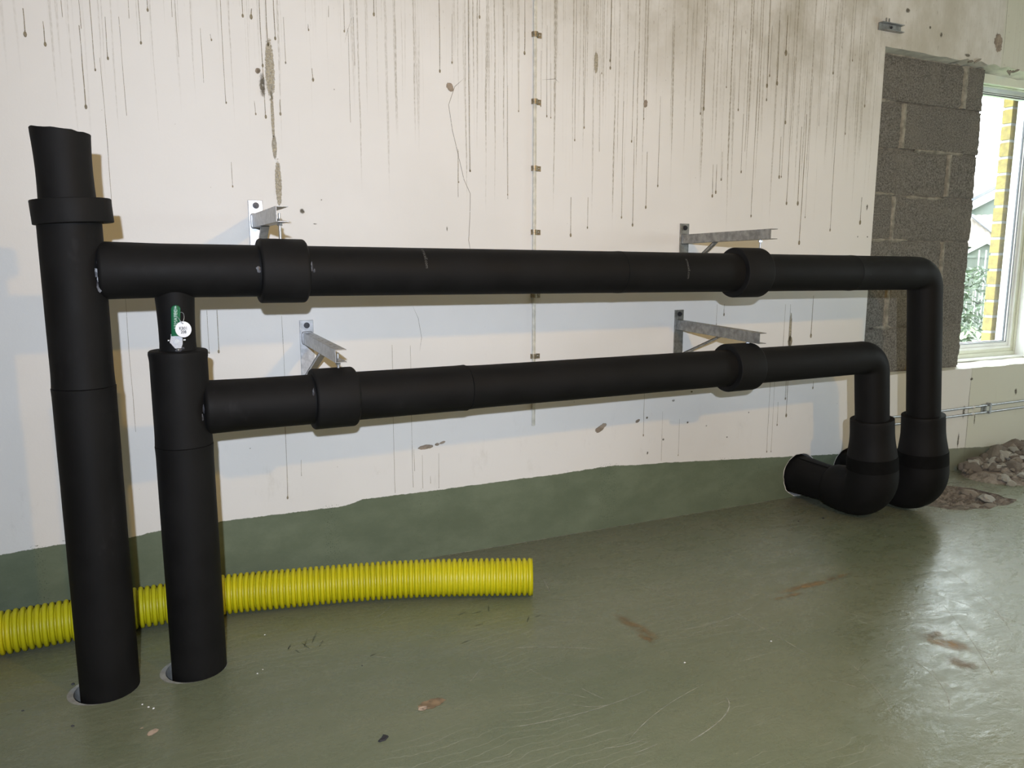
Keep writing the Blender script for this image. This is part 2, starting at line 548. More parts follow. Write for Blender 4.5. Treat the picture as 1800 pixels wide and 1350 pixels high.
def blob(g, X, Z, rx, rz, mi, surf='wall', ang=0.0, strip=False, lift=0.0007):
    c, s = math.cos(ang), math.sin(ang)
    vs, uvs = [], []
    if strip:
        n = 8
        for k in range(n):
            a = 2 * PI * k / n
            vs.append((X + rx * math.cos(a), WALL_Y - lift, Z + rz * math.sin(a)))
            uvs.append((0.0, 0.5))
        g.add(vs, [tuple(range(n))], mi, uvs=[uvs])
        return
    for u, v in ((-1, -1), (1, -1), (1, 1), (-1, 1)):
        a, b = 1.25 * (u * rx * c - v * rz * s), 1.25 * (u * rx * s + v * rz * c)
        vs.append((X + a, WALL_Y - lift, Z + b) if surf == 'wall' else (X + a, Z + b, lift))
        uvs.append((u * 1.25, v * 1.25))
    g.add(vs, [(0, 1, 2, 3)], mi, uvs=[uvs])


def polyline(g, pts, w, mi, surf='wall', lift=0.0006):
    """thin line with uv across"""
    P = [Vector((a, b)) for a, b in pts]
    vs, fs, uvs = [], [], []
    for i, p in enumerate(P):
        t = (P[min(i + 1, len(P) - 1)] - P[max(i - 1, 0)]).normalized()
        nn = Vector((-t.y, t.x)) * w / 2
        ww = nn * (0.25 if i in (0, len(P) - 1) else 1)
        for q in (p - ww, p + ww):
            vs.append((q.x, WALL_Y - lift, q.y) if surf == 'wall' else (q.x, q.y, lift))
    for i in range(len(P) - 1):
        f = (2 * i, 2 * i + 2, 2 * i + 3, 2 * i + 1)
        fs.append(f)
        uvs.append([(-1, 0), (-1, 1), (1, 1), (1, 0)])
    g.add(vs, fs, mi, uvs=uvs)


def bez(p0, p1, p2, n=10):
    return [((1 - t) ** 2 * p0[0] + 2 * t * (1 - t) * p1[0] + t * t * p2[0], (1 - t) ** 2 * p0[1] + 2 * t * (1 - t) * p1[1] + t * t * p2[1]) for t in [i / n for i in range(n + 1)]]


DRIPS = [(-0.351,2.287,2.2,0.0035), (-0.293,2.251,2.173,0.0029), (-0.18,2.251,1.967,0.003), (-0.139,2.694,2.101,0.0019), (-0.093,2.291,2.146,0.0023), (-0.121,2.145,1.604,0.0008),
         (-0.048,2.297,1.946,0.0015), (-0.01,2.71,2.295,0.0015), (0.021,2.715,2.213,0.0023), (0.052,2.718,2.333,0.0024), (0.311,2.754,2.022,0.0017), (0.318,1.796,1.701,0.0017),
         (0.147,2.732,2.176,0.0008), (0.232,2.29,2.09,0.0012), (0.389,2.763,2.355,0.0026), (0.425,2.386,2.355,0.0035), (0.456,2.773,2.176,0.0026), (0.481,2.776,2.26,0.0027),
         (0.511,2.78,2.285,0.0027), (0.546,2.37,2.196,0.0018), (0.457,2.177,1.98,0.0027), (0.791,2.817,2.345,0.0019), (0.83,2.406,2.214,0.0015), (0.805,2.358,1.983,0.0015),
         (0.651,2.185,2.141,0.0028), (0.642,2.355,2.333,0.0018), (1.207,2.872,2.229,0.0027), (1.342,2.89,1.811,0.0017), (1.266,2.472,2.27,0.0022), (1.289,1.896,1.759,0.0017),
         (1.396,2.897,2.476,0.0028), (0.918,2.834,2.427,0.003), (-0.232,2.681,2.272,0.0014), (-0.175,2.688,2.24,0.0015), (0.136,2.73,2.318,0.0008), (0.267,2.273,2.252,0.0017),
         (0.418,2.038,1.988,0.0018), (0.518,2.052,1.996,0.0027), (0.728,2.436,2.392,0.0009), (1.534,2.199,1.692,0.0012), (1.619,2.927,2.348,0.0031), (1.343,2.89,1.811,0.002),
         (1.287,1.903,1.692,0.0015), (2.077,2.987,2.363,0.0029), (2.084,2.988,2.329,0.0029), (2.033,2.981,2.3,0.0017), (2.025,2.299,1.935,0.0012), (1.889,2.962,1.98,0.0022),
         (1.944,2.969,2.042,0.0023), (1.735,2.482,2.079,0.0021), (1.705,2.368,2.122,0.0016), (1.756,2.318,2.074,0.0016), (2.217,2.423,1.995,0.0024), (2.279,2.43,2.108,0.0018),
         (2.161,2.182,1.623,0.0024), (2.227,2.019,1.587,0.0031), (2.307,1.95,1.677,0.0031), (2.378,2.224,1.786,0.0025), (2.65,2.592,2.186,0.0039), (2.631,2.468,2.16,0.0026),
         (2.789,3.081,2.305,0.002), (2.877,2.619,2.198,0.0027), (2.915,2.18,1.881,0.0028), (3.063,3.117,2.337,0.0042), (3.133,2.676,2.356,0.0043), (3.187,2.708,2.517,0.0058),
         (3.209,2.517,2.158,0.0037), (3.251,2.507,1.726,0.0037), (3.362,2.213,1.51,0.0046), (3.33,2.144,1.728,0.0046), (3.002,2.379,1.65,0.0029), (2.726,1.91,1.748,0.0034),
         (2.75,1.911,1.768,0.0034), (3.594,2.435,1.585,0.0032), (3.832,1.779,1.633,0.005), (3.681,3.199,2.53,0.0024), (3.665,2.712,2.129,0.0024), (1.871,1.712,1.531,0.0034),
         (1.967,1.715,1.569,0.0023), (3.07,2.388,2.265,0.0028), (3.184,2.081,1.866,0.0037), (1.531,2.501,1.712,0.0016), (1.588,2.301,2.09,0.0016), (2.782,1.978,1.835,0.0027),
         (3.803,2.594,2.293,0.0033), (3.198,2.463,1.868,0.0022), (3.394,2.416,1.653,0.0019), (3.083,2.644,2.39,0.0028), (2.443,2.567,2.328,0.0015), (2.561,2.641,2.217,0.0013),
         (2.938,2.688,1.988,0.0014), (3.457,2.688,2.156,0.0015), (3.537,2.751,2.448,0.0031), (0.478,0.7,0.384,0.0026), (0.539,0.547,0.474,0.0013), (0.96,1.033,0.343,0.0009),
         (1.045,1.026,0.359,0.0011), (1.052,0.54,0.436,0.0015), (1.092,0.509,0.348,0.0011), (1.174,0.509,0.338,0.0012), (1.131,0.404,0.367,0.0011), (2.33,0.677,0.485,0.0024),
         (2.451,0.605,0.331,0.0012), (2.565,0.554,0.351,0.0016), (3.2,0.723,0.304,0.0023), (3.233,0.721,0.301,0.0018), (3.268,0.595,0.458,0.0024), (3.335,0.714,0.509,0.0042),
         (3.536,0.7,0.66,0.0031), (2.331,0.809,0.676,0.001), (0.231,1.208,1.038,0.0026), (0.193,1.209,1.035,0.0017), (0.485,1.177,0.738,0.0015), (3.322,1.161,0.611,0.003),
         (3.496,1.207,0.973,0.0047), (2.841,1.172,1.116,0.0032), (2.791,1.173,1.064,0.0016), (-0.098,1.271,0.732,0.0013), (3.284,1.162,0.816,0.0024), (3.335,1.079,0.947,0.0105)]

# back wall: front face with its openings and ragged pipe holes
g = Geo()
outer = [(RX0, 0), (RX1, 0), (RX1, RZ1), (RX0, RZ1)]
rnd = random.Random(3)
op = []
for i in range(12):
    op.append((OX0, OZ0 + (OZ1 - OZ0) * i / 12))
for i in range(30):
    x = OX0 + (OX1 - OX0) * i / 30
    op.append((x, OZ1 - 0.012 * (x - OX0) + (rnd.uniform(-.004, .004) if 0 < i else 0) + (0.012 if x > 4.6 and x < 5.1 and i % 2 else 0)))
op += [(OX1, OZ1 - 0.02), (OX1, OZ0)]
for i in range(1, 30):
    x = OX1 + (OX0 - OX1) * i / 30
    op.append((x, OZ0 + rnd.uniform(-.003, .003)))
side = [(SX0, OZ0), (SX0, OZ1), (SX1, OZ1), (SX1, OZ0)]
rings = []
for (hx, hz, hr) in HOLES:
    ring = []
    for k in range(40):
        a = -2 * PI * k / 40
        r = hr * (1 + 0.035 * noise.noise((hx * 7 + math.cos(a) * 2, math.sin(a) * 2, 3)) + rnd.uniform(-.012, .012))
        ring.append((hx + r * math.cos(a), max(0.0025, hz + r * math.sin(a))))
    rings.append(ring)
polys = [outer, op, side] + rings
flat = [p for poly in polys for p in poly]
tris = tessellate_polygon([[Vector((x, z, 0)) for x, z in poly] for poly in polys])
fs = []
for t in tris:
    a, b, c = (Vector(flat[i]) for i in t)
    fs.append(t if (b - a).cross(c - a) > 0 else t[::-1])
g.add([(x, WALL_Y, z) for x, z in flat], fs, 0)


def reveal(g, loop, y0, y1, mi):
    n = len(loop)
    vs = [(x, y0, z) for x, z in loop] + [(x, y1, z) for x, z in loop]
    g.add(vs, [(i, (i + 1) % n, n + (i + 1) % n, n + i) for i in range(n)], mi)


reveal(g, op, WALL_Y, 3.78, 1)
reveal(g, side, WALL_Y, 3.78, 1)
for ring in rings:
    reveal(g, ring, WALL_Y, WALL_Y + 0.22, 2)
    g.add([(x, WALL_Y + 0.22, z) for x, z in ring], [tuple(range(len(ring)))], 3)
    # broken plaster lip round the hole
    lip = []
    hx = sum(p[0] for p in ring) / len(ring)
    hz = sum(p[1] for p in ring) / len(ring)
    vs = []
    for (x, z) in ring:
        vs.append((x, WALL_Y - 0.0004, z))
    for (x, z) in ring:
        k = 1.0 + rnd.uniform(0.015, 0.05)
        vs.append((hx + (x - hx) * k, WALL_Y - 0.0004, max(0.002, hz + (z - hz) * k)))
    n = len(ring)
    g.add(vs, [(i, n + i, n + (i + 1) % n, (i + 1) % n) for i in range(n)], 2)
for i, (x, z0, z1, w) in enumerate(DRIPS):
    decal_strip(g, x, z0, z1, max(w * 1.75, 0.0028), 4, i, bulb=w > 0.0015)
# bare streak above the upper left bracket
for (x, z, rx, rz) in ((0.484, 2.165, 0.020, 0.125), (0.486, 1.985, 0.007, 0.10), (0.488, 1.865, 0.011, 0.052), (0.497, 1.72, 0.014, 0.10), (2.0, 2.345, 0.012, 0.055), (3.33, 1.03, 0.010, 0.09), (3.33, 0.90, 0.006, 0.09)):
    blob(g, x, z, rx, rz, 5)
for (x, z, rx, rz, a) in ((1.107, .546, .040, .011, .05), (1.165, .553, .012, .007, 0), (1.195, .560, .016, .006, .3), (2.067, .552, .038, .018, .55), (2.292, .567, .018, .009, .4),
                          (4.932, 2.765, .040, .055, .2), (0.438, 2.155, .012, .010, .9), (2.29, 2.18, .011, .02, 0), (1.255, 2.165, .014, .022, .6)):
    blob(g, x, z, rx, rz, 6, ang=a)
for (x, z, rx, rz) in ((.588, 1.612, .013, .013), (.64, 1.56, .010, .0025), (.67, 1.66, .003, .003), (.74, 2.11, .003, .003), (1.23, 1.55, .003, .012), (2.52, .66, .012, .008),
                       (2.72, .72, .012, .009), (2.64, .70, .009, .006), (2.35, .58, .008, .008), (2.46, .45, .008, .008), (2.62, .53, .007, .007), (2.9, .42, .006, .006), (2.36, .385, .007, .01),
                       (2.75, .50, .006, .005), (4.98, .62, .02, .012), (5.47, .50, .018, .025), (3.05, .55, .006, .006), (.33, .62, .004, .003), (-.3, .325, .012, .002), (-.38, .322, .008, .002),
                       (.452, 2.10, .014, .05), (4.93, .40, .015, .05), (5.05, .34, .006, .05), (4.9, .20, .01, .07), (3.88, 1.72, .008, .02), (3.9, 1.55, .006, .006), (3.82, 1.55, .006, .006),
                       (3.13, 2.95, .05, .03), (3.4, 3.0, .07, .03), (2.9, 2.93, .05, .02), (3.6, 2.9, .04, .03), (4.1, 2.85, .02, .015), (4.4, 2.75, .014, .016), (4.3, 2.78, .01, .01), (4.65, 2.66, .03, .012)):
    blob(g, x, z, rx, rz, 7)
CR = [(1.32, 2.21), (1.275, 2.17), (1.245, 2.09), (1.262, 1.98), (1.275, 1.93), (1.30, 1.83), (1.315, 1.77), (1.345, 1.71), (1.342, 1.60), (1.335, 1.50), (1.35, 1.42)]
polyline(g, CR, 0.003, 8)
polyline(g, [(1.71, 2.24), (1.78, 2.25), (1.80, 2.235)], 0.003, 8)
polyline(g, [(0.83, 2.42), (0.80, 2.34), (0.79, 2.30)], 0.0015, 8)
polyline(g, [(1.06, 1.205), (1.085, 1.15), (1.10, 1.06), (1.09, 1.0)], 0.002, 8)
polyline(g, [(4.978, 0.02), (4.98, 0.3), (4.972, 0.5), (4.98, 0.69)], 0.006, 8)
polyline(g, [(4.985, 2.62), (4.99, 2.8), (4.985, 3.0), (4.99, 3.6)], 0.004, 8)
wall_back = g.build('wall_back', [M['wall'], M['sill'], M['plaster'], M['dark'], M['drip'], M['sand'], M['chip'], M['darkmark'], M['crack']])
tag(wall_back, kind='structure')

for nm, lo, hi, mt in (('wall_left', (RX0 - .2, RY0 - .2, -.2), (RX0, 3.6, RZ1), 'plain_wall'), 
                       ('wall_front', (RX0, RY0 - .2, -.2), (RX1, RY0, RZ1), 'plain_wall'), ('ceiling', (RX0 - .2, RY0 - .2, RZ1), (RX1 + .2, 3.8, RZ1 + .2), 'ceiling')):
    tag(Geo().box(lo, hi).build(nm, M[mt]), kind='structure')

# right wall, out of the frame, with an opening added to brighten the right side
g = Geo()
g.box((RX1, RY0 - .2, -.2), (RX1 + .2, SY0, RZ1))
g.box((RX1, SY1, -.2), (RX1 + .2, 3.6, RZ1))
g.box((RX1, SY0, -.2), (RX1 + .2, SY1, 1.0))
g.box((RX1, SY0, 2.5), (RX1 + .2, SY1, RZ1))
tag(g.build('wall_right', M['plain_wall']), kind='structure')

# floor with riser holes and the broken-out pit
RISERS = [(-0.215, 2.715, 0.0885), (0.062, 2.730, 0.0895)]
PIT = [(4.00, 2.92), (4.05, 2.80), (4.12, 2.742), (4.21, 2.735), (4.28, 2.70), (4.37, 2.715), (4.44, 2.70), (4.52, 2.715), (4.60, 2.745), (4.57, 2.80), (4.60, 2.86), (4.585, 2.93),
       (4.58, 3.01), (4.53, 3.07), (4.48, 3.13), (4.42, 3.19), (4.34, 3.17), (4.22, 3.20), (4.10, 3.12), (4.02, 3.05)]
g = Geo()
outer = [(RX0, RY0), (RX1, RY0), (RX1, 3.36), (RX0, 3.36)]
fr = []
for (x, y, r) in RISERS:
    # round sleeve hole, pushed out a little to the left and behind the pipe
    cx, cy, R = x - 0.0095, y + 0.003, r + 0.0105
    fr.append([(cx + R * math.cos(-2 * PI * k / 48), cy + R * math.sin(-2 * PI * k / 48)) for k in range(48)])
polys = [outer] + fr + [PIT[::-1]]
flat = [p for poly in polys for p in poly]
tris = tessellate_polygon([[Vector((x, y, 0)) for x, y in poly] for poly in polys])
fs = []
for t in tris:
    a, b, c = (Vector(flat[i]) for i in t)
    fs.append(t if (b - a).cross(c - a) > 0 else t[::-1])
g.add([(x, y, 0) for x, y in flat], fs, 0)
for loop, dep, mi in ((fr[0], .18, 1), (fr[1], .18, 1), (PIT, .12, 2)):
    n = len(loop)
    g.add([(x, y, 0) for x, y in loop] + [(x, y, -dep) for x, y in loop], [(i, (i + 1) % n, n + (i + 1) % n, n + i) for i in range(n)], mi)
    g.add([(x, y, -dep) for x, y in loop], [tuple(range(n))], 2)
# worn rings of filler round the riser holes
for (x, y, r) in RISERS:
    cx, cy = x - 0.0095, y + 0.003
    vs = []
    for k in range(48):
        a = 2 * PI * k / 48
        vs.append((cx + (r + .0105) * math.cos(a), cy + (r + .0105) * math.sin(a), .0005))
    for k in range(48):
        a = 2 * PI * k / 48
        w = .0110 + .018 * max(0, math.cos(a - PI * 1.02)) ** 2 + .0012 * noise.noise((cx, 2 * math.cos(a), 2 * math.sin(a)))
        vs.append((cx + (r + w) * math.cos(a), cy + (r + w) * math.sin(a), .0005))
    g.add(vs, [(i, 48 + i, 48 + (i + 1) % 48, (i + 1) % 48) for i in range(48)], 1)
for (x, y, rx, ry, a) in ((2.52, 2.345, .22, .030, .02), (2.72, 2.36, .12, .025, .05), (2.36, 2.30, .13, .018, .0), (1.615, 2.34, .035, .14, .12), (1.60, 2.25, .02, .06, .2),
                          (2.60, 1.74, .06, .13, .5), (2.50, 1.62, .05, .07, .2), (2.62, 1.82, .05, .05, .3)):
    blob(g, x, y, rx, ry, 3, surf='floor', ang=a)
blob(g, 0.723, 2.174, .048, .027, 4, surf='floor', ang=.15)
blob(g, 0.690, 2.160, .016, .012, 5, surf='floor', ang=.1, lift=.001)
blob(g, -0.089, 2.382, .020, .013, 5, surf='floor', ang=.8)
blob(g, -0.118, 2.42, .005, .003, 5, surf='floor')
rs = random.Random(11)
for p0, p1, p2, w in (((2.049, 2.314), (2.06, 2.1), (2.062, 1.901), .004), ((1.606, 1.808), (1.60, 1.72), (1.346, 1.663), .005), ((1.109, 2.389), (1.20, 2.37), (1.40, 2.25), .005), ((.9, 1.95), (1.15, 1.90), (1.4, 1.95), .004),
                      ((1.5, 2.9), (1.48, 2.82), (1.46, 2.76), .005), ((1.2, 1.75), (1.35, 1.85), (1.6, 1.9), .003), ((2.5, 1.5), (2.7, 1.7), (2.9, 2.0), .004), ((2.2, 1.45), (2.35, 1.55), (2.38, 1.75), .004),
                      ((3.0, 1.6), (3.0, 1.9), (2.9, 2.2), .004), ((1.0, 1.62), (1.1, 1.6), (1.25, 1.52), .004), ((.55, 2.6), (.6, 2.57), (.7, 2.50), .003), ((1.75, 2.25), (1.9, 2.2), (2.2, 2.3), .004),
                      ((2.9, 1.7), (3.2, 2.0), (3.3, 2.4), .005), ((1.85, 2.66), (1.95, 2.5), (2.0, 2.3), .003), ((2.0, 1.5), (2.1, 1.6), (2.15, 1.8), .003)):
    polyline(g, bez(p0, p1, p2), w, 6, 'floor')
for i in range(46):
    x, y = rs.uniform(.6, 3.6), rs.uniform(1.3, 2.9)
    a = rs.uniform(0, PI)
    L = rs.uniform(.03, .16)
    k = rs.uniform(-.3, .3)
    polyline(g, bez((x, y), (x + L * math.cos(a) / 2, y + L * math.sin(a) / 2 + k * L), (x + L * math.cos(a), y + L * math.sin(a))), rs.uniform(.0015, .0035), 6, 'floor')
for (x, y, L, a) in ((.42, 2.72, .07, 1.25), (.45, 2.735, .09, 1.2), (.435, 2.70, .06, 1.9), (.47, 2.70, .05, 1.1), (.40, 2.68, .04, 2.0), (.36, 2.72, .05, 1.2), (1.02, 2.72, .05, .4), (1.08, 2.71, .05, .2), (1.15, 2.70, .06, 1.2),
                     (1.05, 2.61, .04, .1), (.95, 2.5, .05, .3), (.62, 2.55, .03, .5), (1.25, 2.55, .06, 1.0), (1.3, 2.58, .03, .2)):
    polyline(g, [(x, y), (x + L * .5 * math.cos(a), y + L * .5 * math.sin(a)), (x + L * math.cos(a), y + L * math.sin(a))], .009, 7, 'floor')
# pale broken paint edge where wall meets floor
polyline(g, [(x, WALL_Y - 0.006 + 0.004 * noise.noise((x * 9, 0, 0))) for x in [1.2 + .05 * i for i in range(43)]], 0.010, 6, 'floor', 0.0009)
floor = g.build('floor', [M['floor'], M['sleeve'], M['earth'], M['rust'], M['brownpatch'], M['palepatch'], M['scratch'], M['scuff']])
tag(floor, kind='structure')


# ------------------------------------------------------------------ block infill
def block_wall():
    g = Geo()
    y0 = 3.43
    zs = [.70, .985, 1.26, 1.535, 1.81, 2.085, 2.36, 2.628]
    joints = [[4.45], [4.21], [4.69], [4.20], [4.68], [4.235], [4.765]]
    rb = random.Random(5)
    for c in range(7):
        xs = [3.938] + joints[c] + [4.955]
        for i in range(len(xs) - 1):
            a, b = xs[i] + (.007 if i else 0), xs[i + 1] - (.007 if i < len(xs) - 2 else 0)
            z0, z1 = zs[c] + .006, zs[c + 1] - .006
            dy = rb.uniform(-.004, .004)
            nx, nz = max(3, int((b - a) / .02)), 13
            vs = []
            for j in range(nz + 1):
                for k in range(nx + 1):
                    x, z = a + (b - a) * k / nx, z0 + (z1 - z0) * j / nz
                    e = min(x - a, b - x, z - z0, z1 - z)
                    d = .007 * max(0, 1 - e / .012) * (1 + noise.noise((x * 40, z * 40, 1)))
                    d += .0035 * noise.noise((x * 45, z * 45, 7)) + .003 * noise.noise((x * 110, z * 110, 3))
                    if k == nx and i == len(xs) - 2:
                        x += .012 * noise.noise((0, z * 14, 2)) - .004
                    vs.append((x, y0 + dy + d, z))
            fs = []
            w = nx + 1
            for j in range(nz):
                for k in range(nx):
                    fs.append((j * w + k, j * w + k + 1, (j + 1) * w + k + 1, (j + 1) * w + k))
            g.add(vs, fs, 0)
            # sides of the block
            rim = [k for k in range(w)] + [j * w + nx for j in range(1, nz + 1)] + [nz * w + k for k in range(nx - 1, -1, -1)] + [j * w for j in range(nz - 1, 0, -1)]
            base = len(vs)
            rv = [vs[r] for r in rim]
            bk = [(x, 3.64, z) for x, y, z in rv]
            n = len(rim)
            g.add(rv + bk, [(q, n + q, n + (q + 1) % n, (q + 1) % n) for q in range(n)], 0)
            # smeared vertical mortar
            if i:
                X = xs[i]
                w0 = .036 if c in (6,) else .024
                vs2 = []
                nn = 14
                for j in range(nn + 1):
                    z = z0 + (z1 - z0) * j / nn
                    hw = w0 * (1 + .45 * noise.noise((X * 9, z * 16, 4)))
                    for s, dd in ((-1, .008), (-.6, -.003), (0, -.006), (.6, -.003), (1, .008)):
                        vs2.append((X + s * hw, y0 + dd + .002 * noise.noise((X + s, z * 50, 2)), z))
                g.add(vs2, [(j * 5 + k, j * 5 + k + 1, (j + 1) * 5 + k + 1, (j + 1) * 5 + k) for j in range(nn) for k in range(4)], 1)
        # bed joint behind
        g.box((3.938, y0 + .013, zs[c] - .009), (4.945, 3.63, zs[c] + .009), 2)
    g.box((3.938, y0 + .010, 2.615), (4.945, 3.63, 2.635), 1)
    # mortar smeared over some bed joints
    for (xa, xb, z) in ((3.95, 4.20, 1.815), (4.35, 4.80, 2.088), (4.3, 4.65, 1.80), (3.97, 4.35, 1.537), (4.10, 4.26, .99), (4.45, 4.75, .98), (3.95, 4.1, 2.36)):
        vs2 = []
        nn = 16
        for k in range(nn + 1):
            x = xa + (xb - xa) * k / nn
            hw = (.012 + .012 * noise.noise((x * 12, z, 4))) * (0.4 if k in (0, nn) else 1)
            for s, dd in ((-1, .009), (-.5, -.001), (0, -.004), (.5, -.001), (1, .009)):
                vs2.append((x, y0 + dd, z + s * hw))
        g.add(vs2, [(k * 5 + j, (k + 1) * 5 + j, (k + 1) * 5 + j + 1, k * 5 + j + 1) for k in range(nn) for j in range(4)], 1)
    # bulge of mortar at the right edge, and rough right end
    g.sweep([(4.955, 3.50, 1.10 + .02 * i) for i in range(10)], [.004, .012, .018, .02, .022, .022, .02, .018, .012, .004], 1, 10)
    return g.build('wall_infill', [M['block'], M['mortar'], M['bed']], smooth=True)


tag(block_wall(), kind='structure')

# ------------------------------------------------------------------ window
wy = 3.655
win = bpy.data.objects.new('window_1', None)
COL.objects.link(win)
win.location = (5.42, wy, .70)
tag(win, kind='structure')
WX0, WX1, WZ0, WZ1 = 4.93, 5.90, .70, 2.66


def frame(g, x0, x1, z0, z1, t, ya, yb, mi=0):
    g.box((x0, ya, z0), (x1, yb, z0 + t), mi)
    g.box((x0, ya, z1 - t), (x1, yb, z1), mi)
    g.box((x0, ya, z0 + t), (x0 + t, yb, z1 - t), mi)
    g.box((x1 - t, ya, z0 + t), (x1, yb, z1 - t), mi)


g = Geo()
frame(g, WX0, WX1, WZ0 + .01, WZ1, .055, wy, 3.76)
frame(g, WX0, WX1, WZ0 + .01, WZ1, .030, wy - .012, wy)
g.build('window_frame', M['window'], win, bevel=.003)
g = Geo()
frame(g, WX0 + .055, WX1 - .058, WZ0 + .065, WZ1 - .055, .050, wy + .012, 3.745)
frame(g, WX0 + .045, WX1 - .050, WZ0 + .058, WZ1 - .048, .024, wy + .002, wy + .014)
g.build('sash', M['window_white'], win, bevel=.003)
g = Geo()
frame(g, WX0 + .103, WX1 - .106, WZ0 + .113, WZ1 - .103, .007, wy + .022, wy + .034)
frame(g, WX0 + .098, WX1 - .101, WZ0 + .108, WZ1 - .098, .004, wy + .008, wy + .0125)
g.build('gasket', M['gasket'], win)
Geo().box((WX0 + .10, wy + .036, WZ0 + .11), (WX1 - .103, wy + .052, WZ1 - .10)).build('window_pane', M['glass'], win)
g = Geo()
g.box((WX0 + .02, wy - .075, .697), (WX1, wy + .01, .712))
g.build('window_board', M['window_white'], win, bevel=.004)
# white jamb lining at the right of the opening
g = Geo()
g.box((5.885, 3.40, .70), (5.902, wy, 2.62))
g.build('jamb_lining', M['window_white'], win, bevel=.002)
# head lining boards
g = Geo()
for i, (ya, z0) in enumerate(((3.50, 2.565), (3.56, 2.600), (3.61, 2.585))):
    g.box((4.96, ya, z0), (5.89, ya + .03, 2.625))
g.build('head_lining', M['window'], win, bevel=.003)

# broken bits hanging at the lintel end
g = Geo()
for (x, z, dx, dz) in ((5.06, 2.60, .05, .008), (5.07, 2.61, -.03, -.02), (5.04, 2.61, .02, -.03), (5.10, 2.605, .05, .018), (4.72, 2.625, .05, .025), (4.66, 2.622, .04, .006)):
    g.sweep([(x, 3.349, z), (x + dx * .5, 3.338, z + dz * .6), (x + dx, 3.342, z + dz)], [.006, .008, .002], 0, 6)
o = g.build('trim_1', M['mortar'])
tag(o, kind='structure')

# ------------------------------------------------------------------ pipes
def lerp(a, b, t):
    return tuple(a[i] + (b[i] - a[i]) * t for i in range(3))


def arc(A, Cn, B, r, n=10):
    """fillet at corner Cn between A->Cn and Cn->B with centreline radius r"""
    A, Cn, B = Vector(A), Vector(Cn), Vector(B)
    u, v = (A - Cn).normalized(), (B - Cn).normalized()
    ang = u.angle(v)
    d = r / math.tan(ang / 2)
    cen = Cn + (u + v).normalized() * (r / math.sin(ang / 2))
    p0, p1 = Cn + u * d, Cn + v * d
    out = []
    a0, a1 = p0 - cen, p1 - cen
    for i in range(n + 1):
        t = i / n
        w = PI - ang
        q = (a0 * math.sin((1 - t) * w) + a1 * math.sin(t * w)) / math.sin(w)
        out.append(tuple(cen + q))
    return out


def seamed(A, B, radii, seams=(), step=0.03, extra=()):
    """straight pipe path; seams: list of t; returns pts, radii with a fine groove and slight bulge at seams"""
    A, B = Vector(A), Vector(B)
    L = (B - A).length
    ts = set([0.0, 1.0])
    n = max(2, int(L / step))
    ts.update(i / n for i in range(n + 1))
    for s in seams:
        for d in (-.05, -.03, -.0045, -.0015, 0, .0015, .0045, .03, .05):
            ts.add(min(1, max(0, s + d / L)))
    for e in extra:
        ts.add(e)
    ts = sorted(ts)
    pts, rr = [], []
    for t in ts:
        r = radii(t)
        for s in seams:
            d = abs(t - s) * L
            if d < .05:
                r += .0016 * (1 - d / .05) ** 2
            if d < .0012:
                r -= .0028
        r += .0005 * noise.noise((t * L * 9, A.x * 3, A.z))
        pts.append(tuple(A.lerp(B, t)))
        rr.append(r)
    return pts, rr


def glue_patch(parent, pts, name='glue_smear'):
    g = Geo()
    rp = random.Random(len(pts))
    for (x, y, z, rx, rz) in pts:
        n = 9
        vs = [(x + rx * math.cos(2 * PI * k / n) * rp.uniform(.5, 1.1), y + rp.uniform(-.0006, .0006), z + rz * math.sin(2 * PI * k / n) * rp.uniform(.5, 1.1)) for k in range(n)]
        vs.append((x, y - .0012, z))
        g.add(vs, [(k, (k + 1) % n, n) for k in range(n)], 0)
        o = g.build(name, M['glue'], parent)
        o['label'] = 'shiny grey dried glue smear'
        g = Geo()


def open_sleeve(g, P0, P1, R, r_in, rnd0=.02, rnd1=.02, n=6, mi=0, seg=56):
    """thick foam sleeve: rounded outer ends, open bore"""
    P0, P1 = Vector(P0), Vector(P1)
    L = (P1 - P0).length
    pr = [(0, r_in)]
    k0 = min(rnd0, R - r_in - .002)
    k1 = min(rnd1, R - r_in - .002)
    pr.append((0.0, R - k0))
    for i in range(1, n + 1):
        a = PI / 2 * i / n
        pr.append((rnd0 * (1 - math.cos(a)), R - k0 * (1 - math.sin(a))))
    for i in range(n + 1):
        a = PI / 2 * (1 - i / n)
        pr.append((L - rnd1 * (1 - math.cos(a)), R - k1 * (1 - math.sin(a))))
    pr.append((L, r_in))
    d = (P1 - P0).normalized()
    pts = [tuple(P0 + d * x) for x, r in pr]
    # explicit frame so that equal x stay well defined
    nrm = d.orthogonal().normalized()
    bn = d.cross(nrm)
    vs, fs = [], []
    for (x, r) in pr:
        for k in range(seg):
            a = 2 * PI * k / seg
            rr = r * (1 + .006 * noise.noise((math.cos(a) * 1.5, math.sin(a) * 1.5, P0.x * 5)))
            vs.append(P0 + d * x + (nrm * math.cos(a) + bn * math.sin(a)) * rr)
    m = len(pr)
    for i in range(m):
        j = (i + 1) % m
        for k in range(seg):
            k2 = (k + 1) % seg
            fs.append((i * seg + k, i * seg + k2, j * seg + k2, j * seg + k))
    g.add(vs, fs, mi)


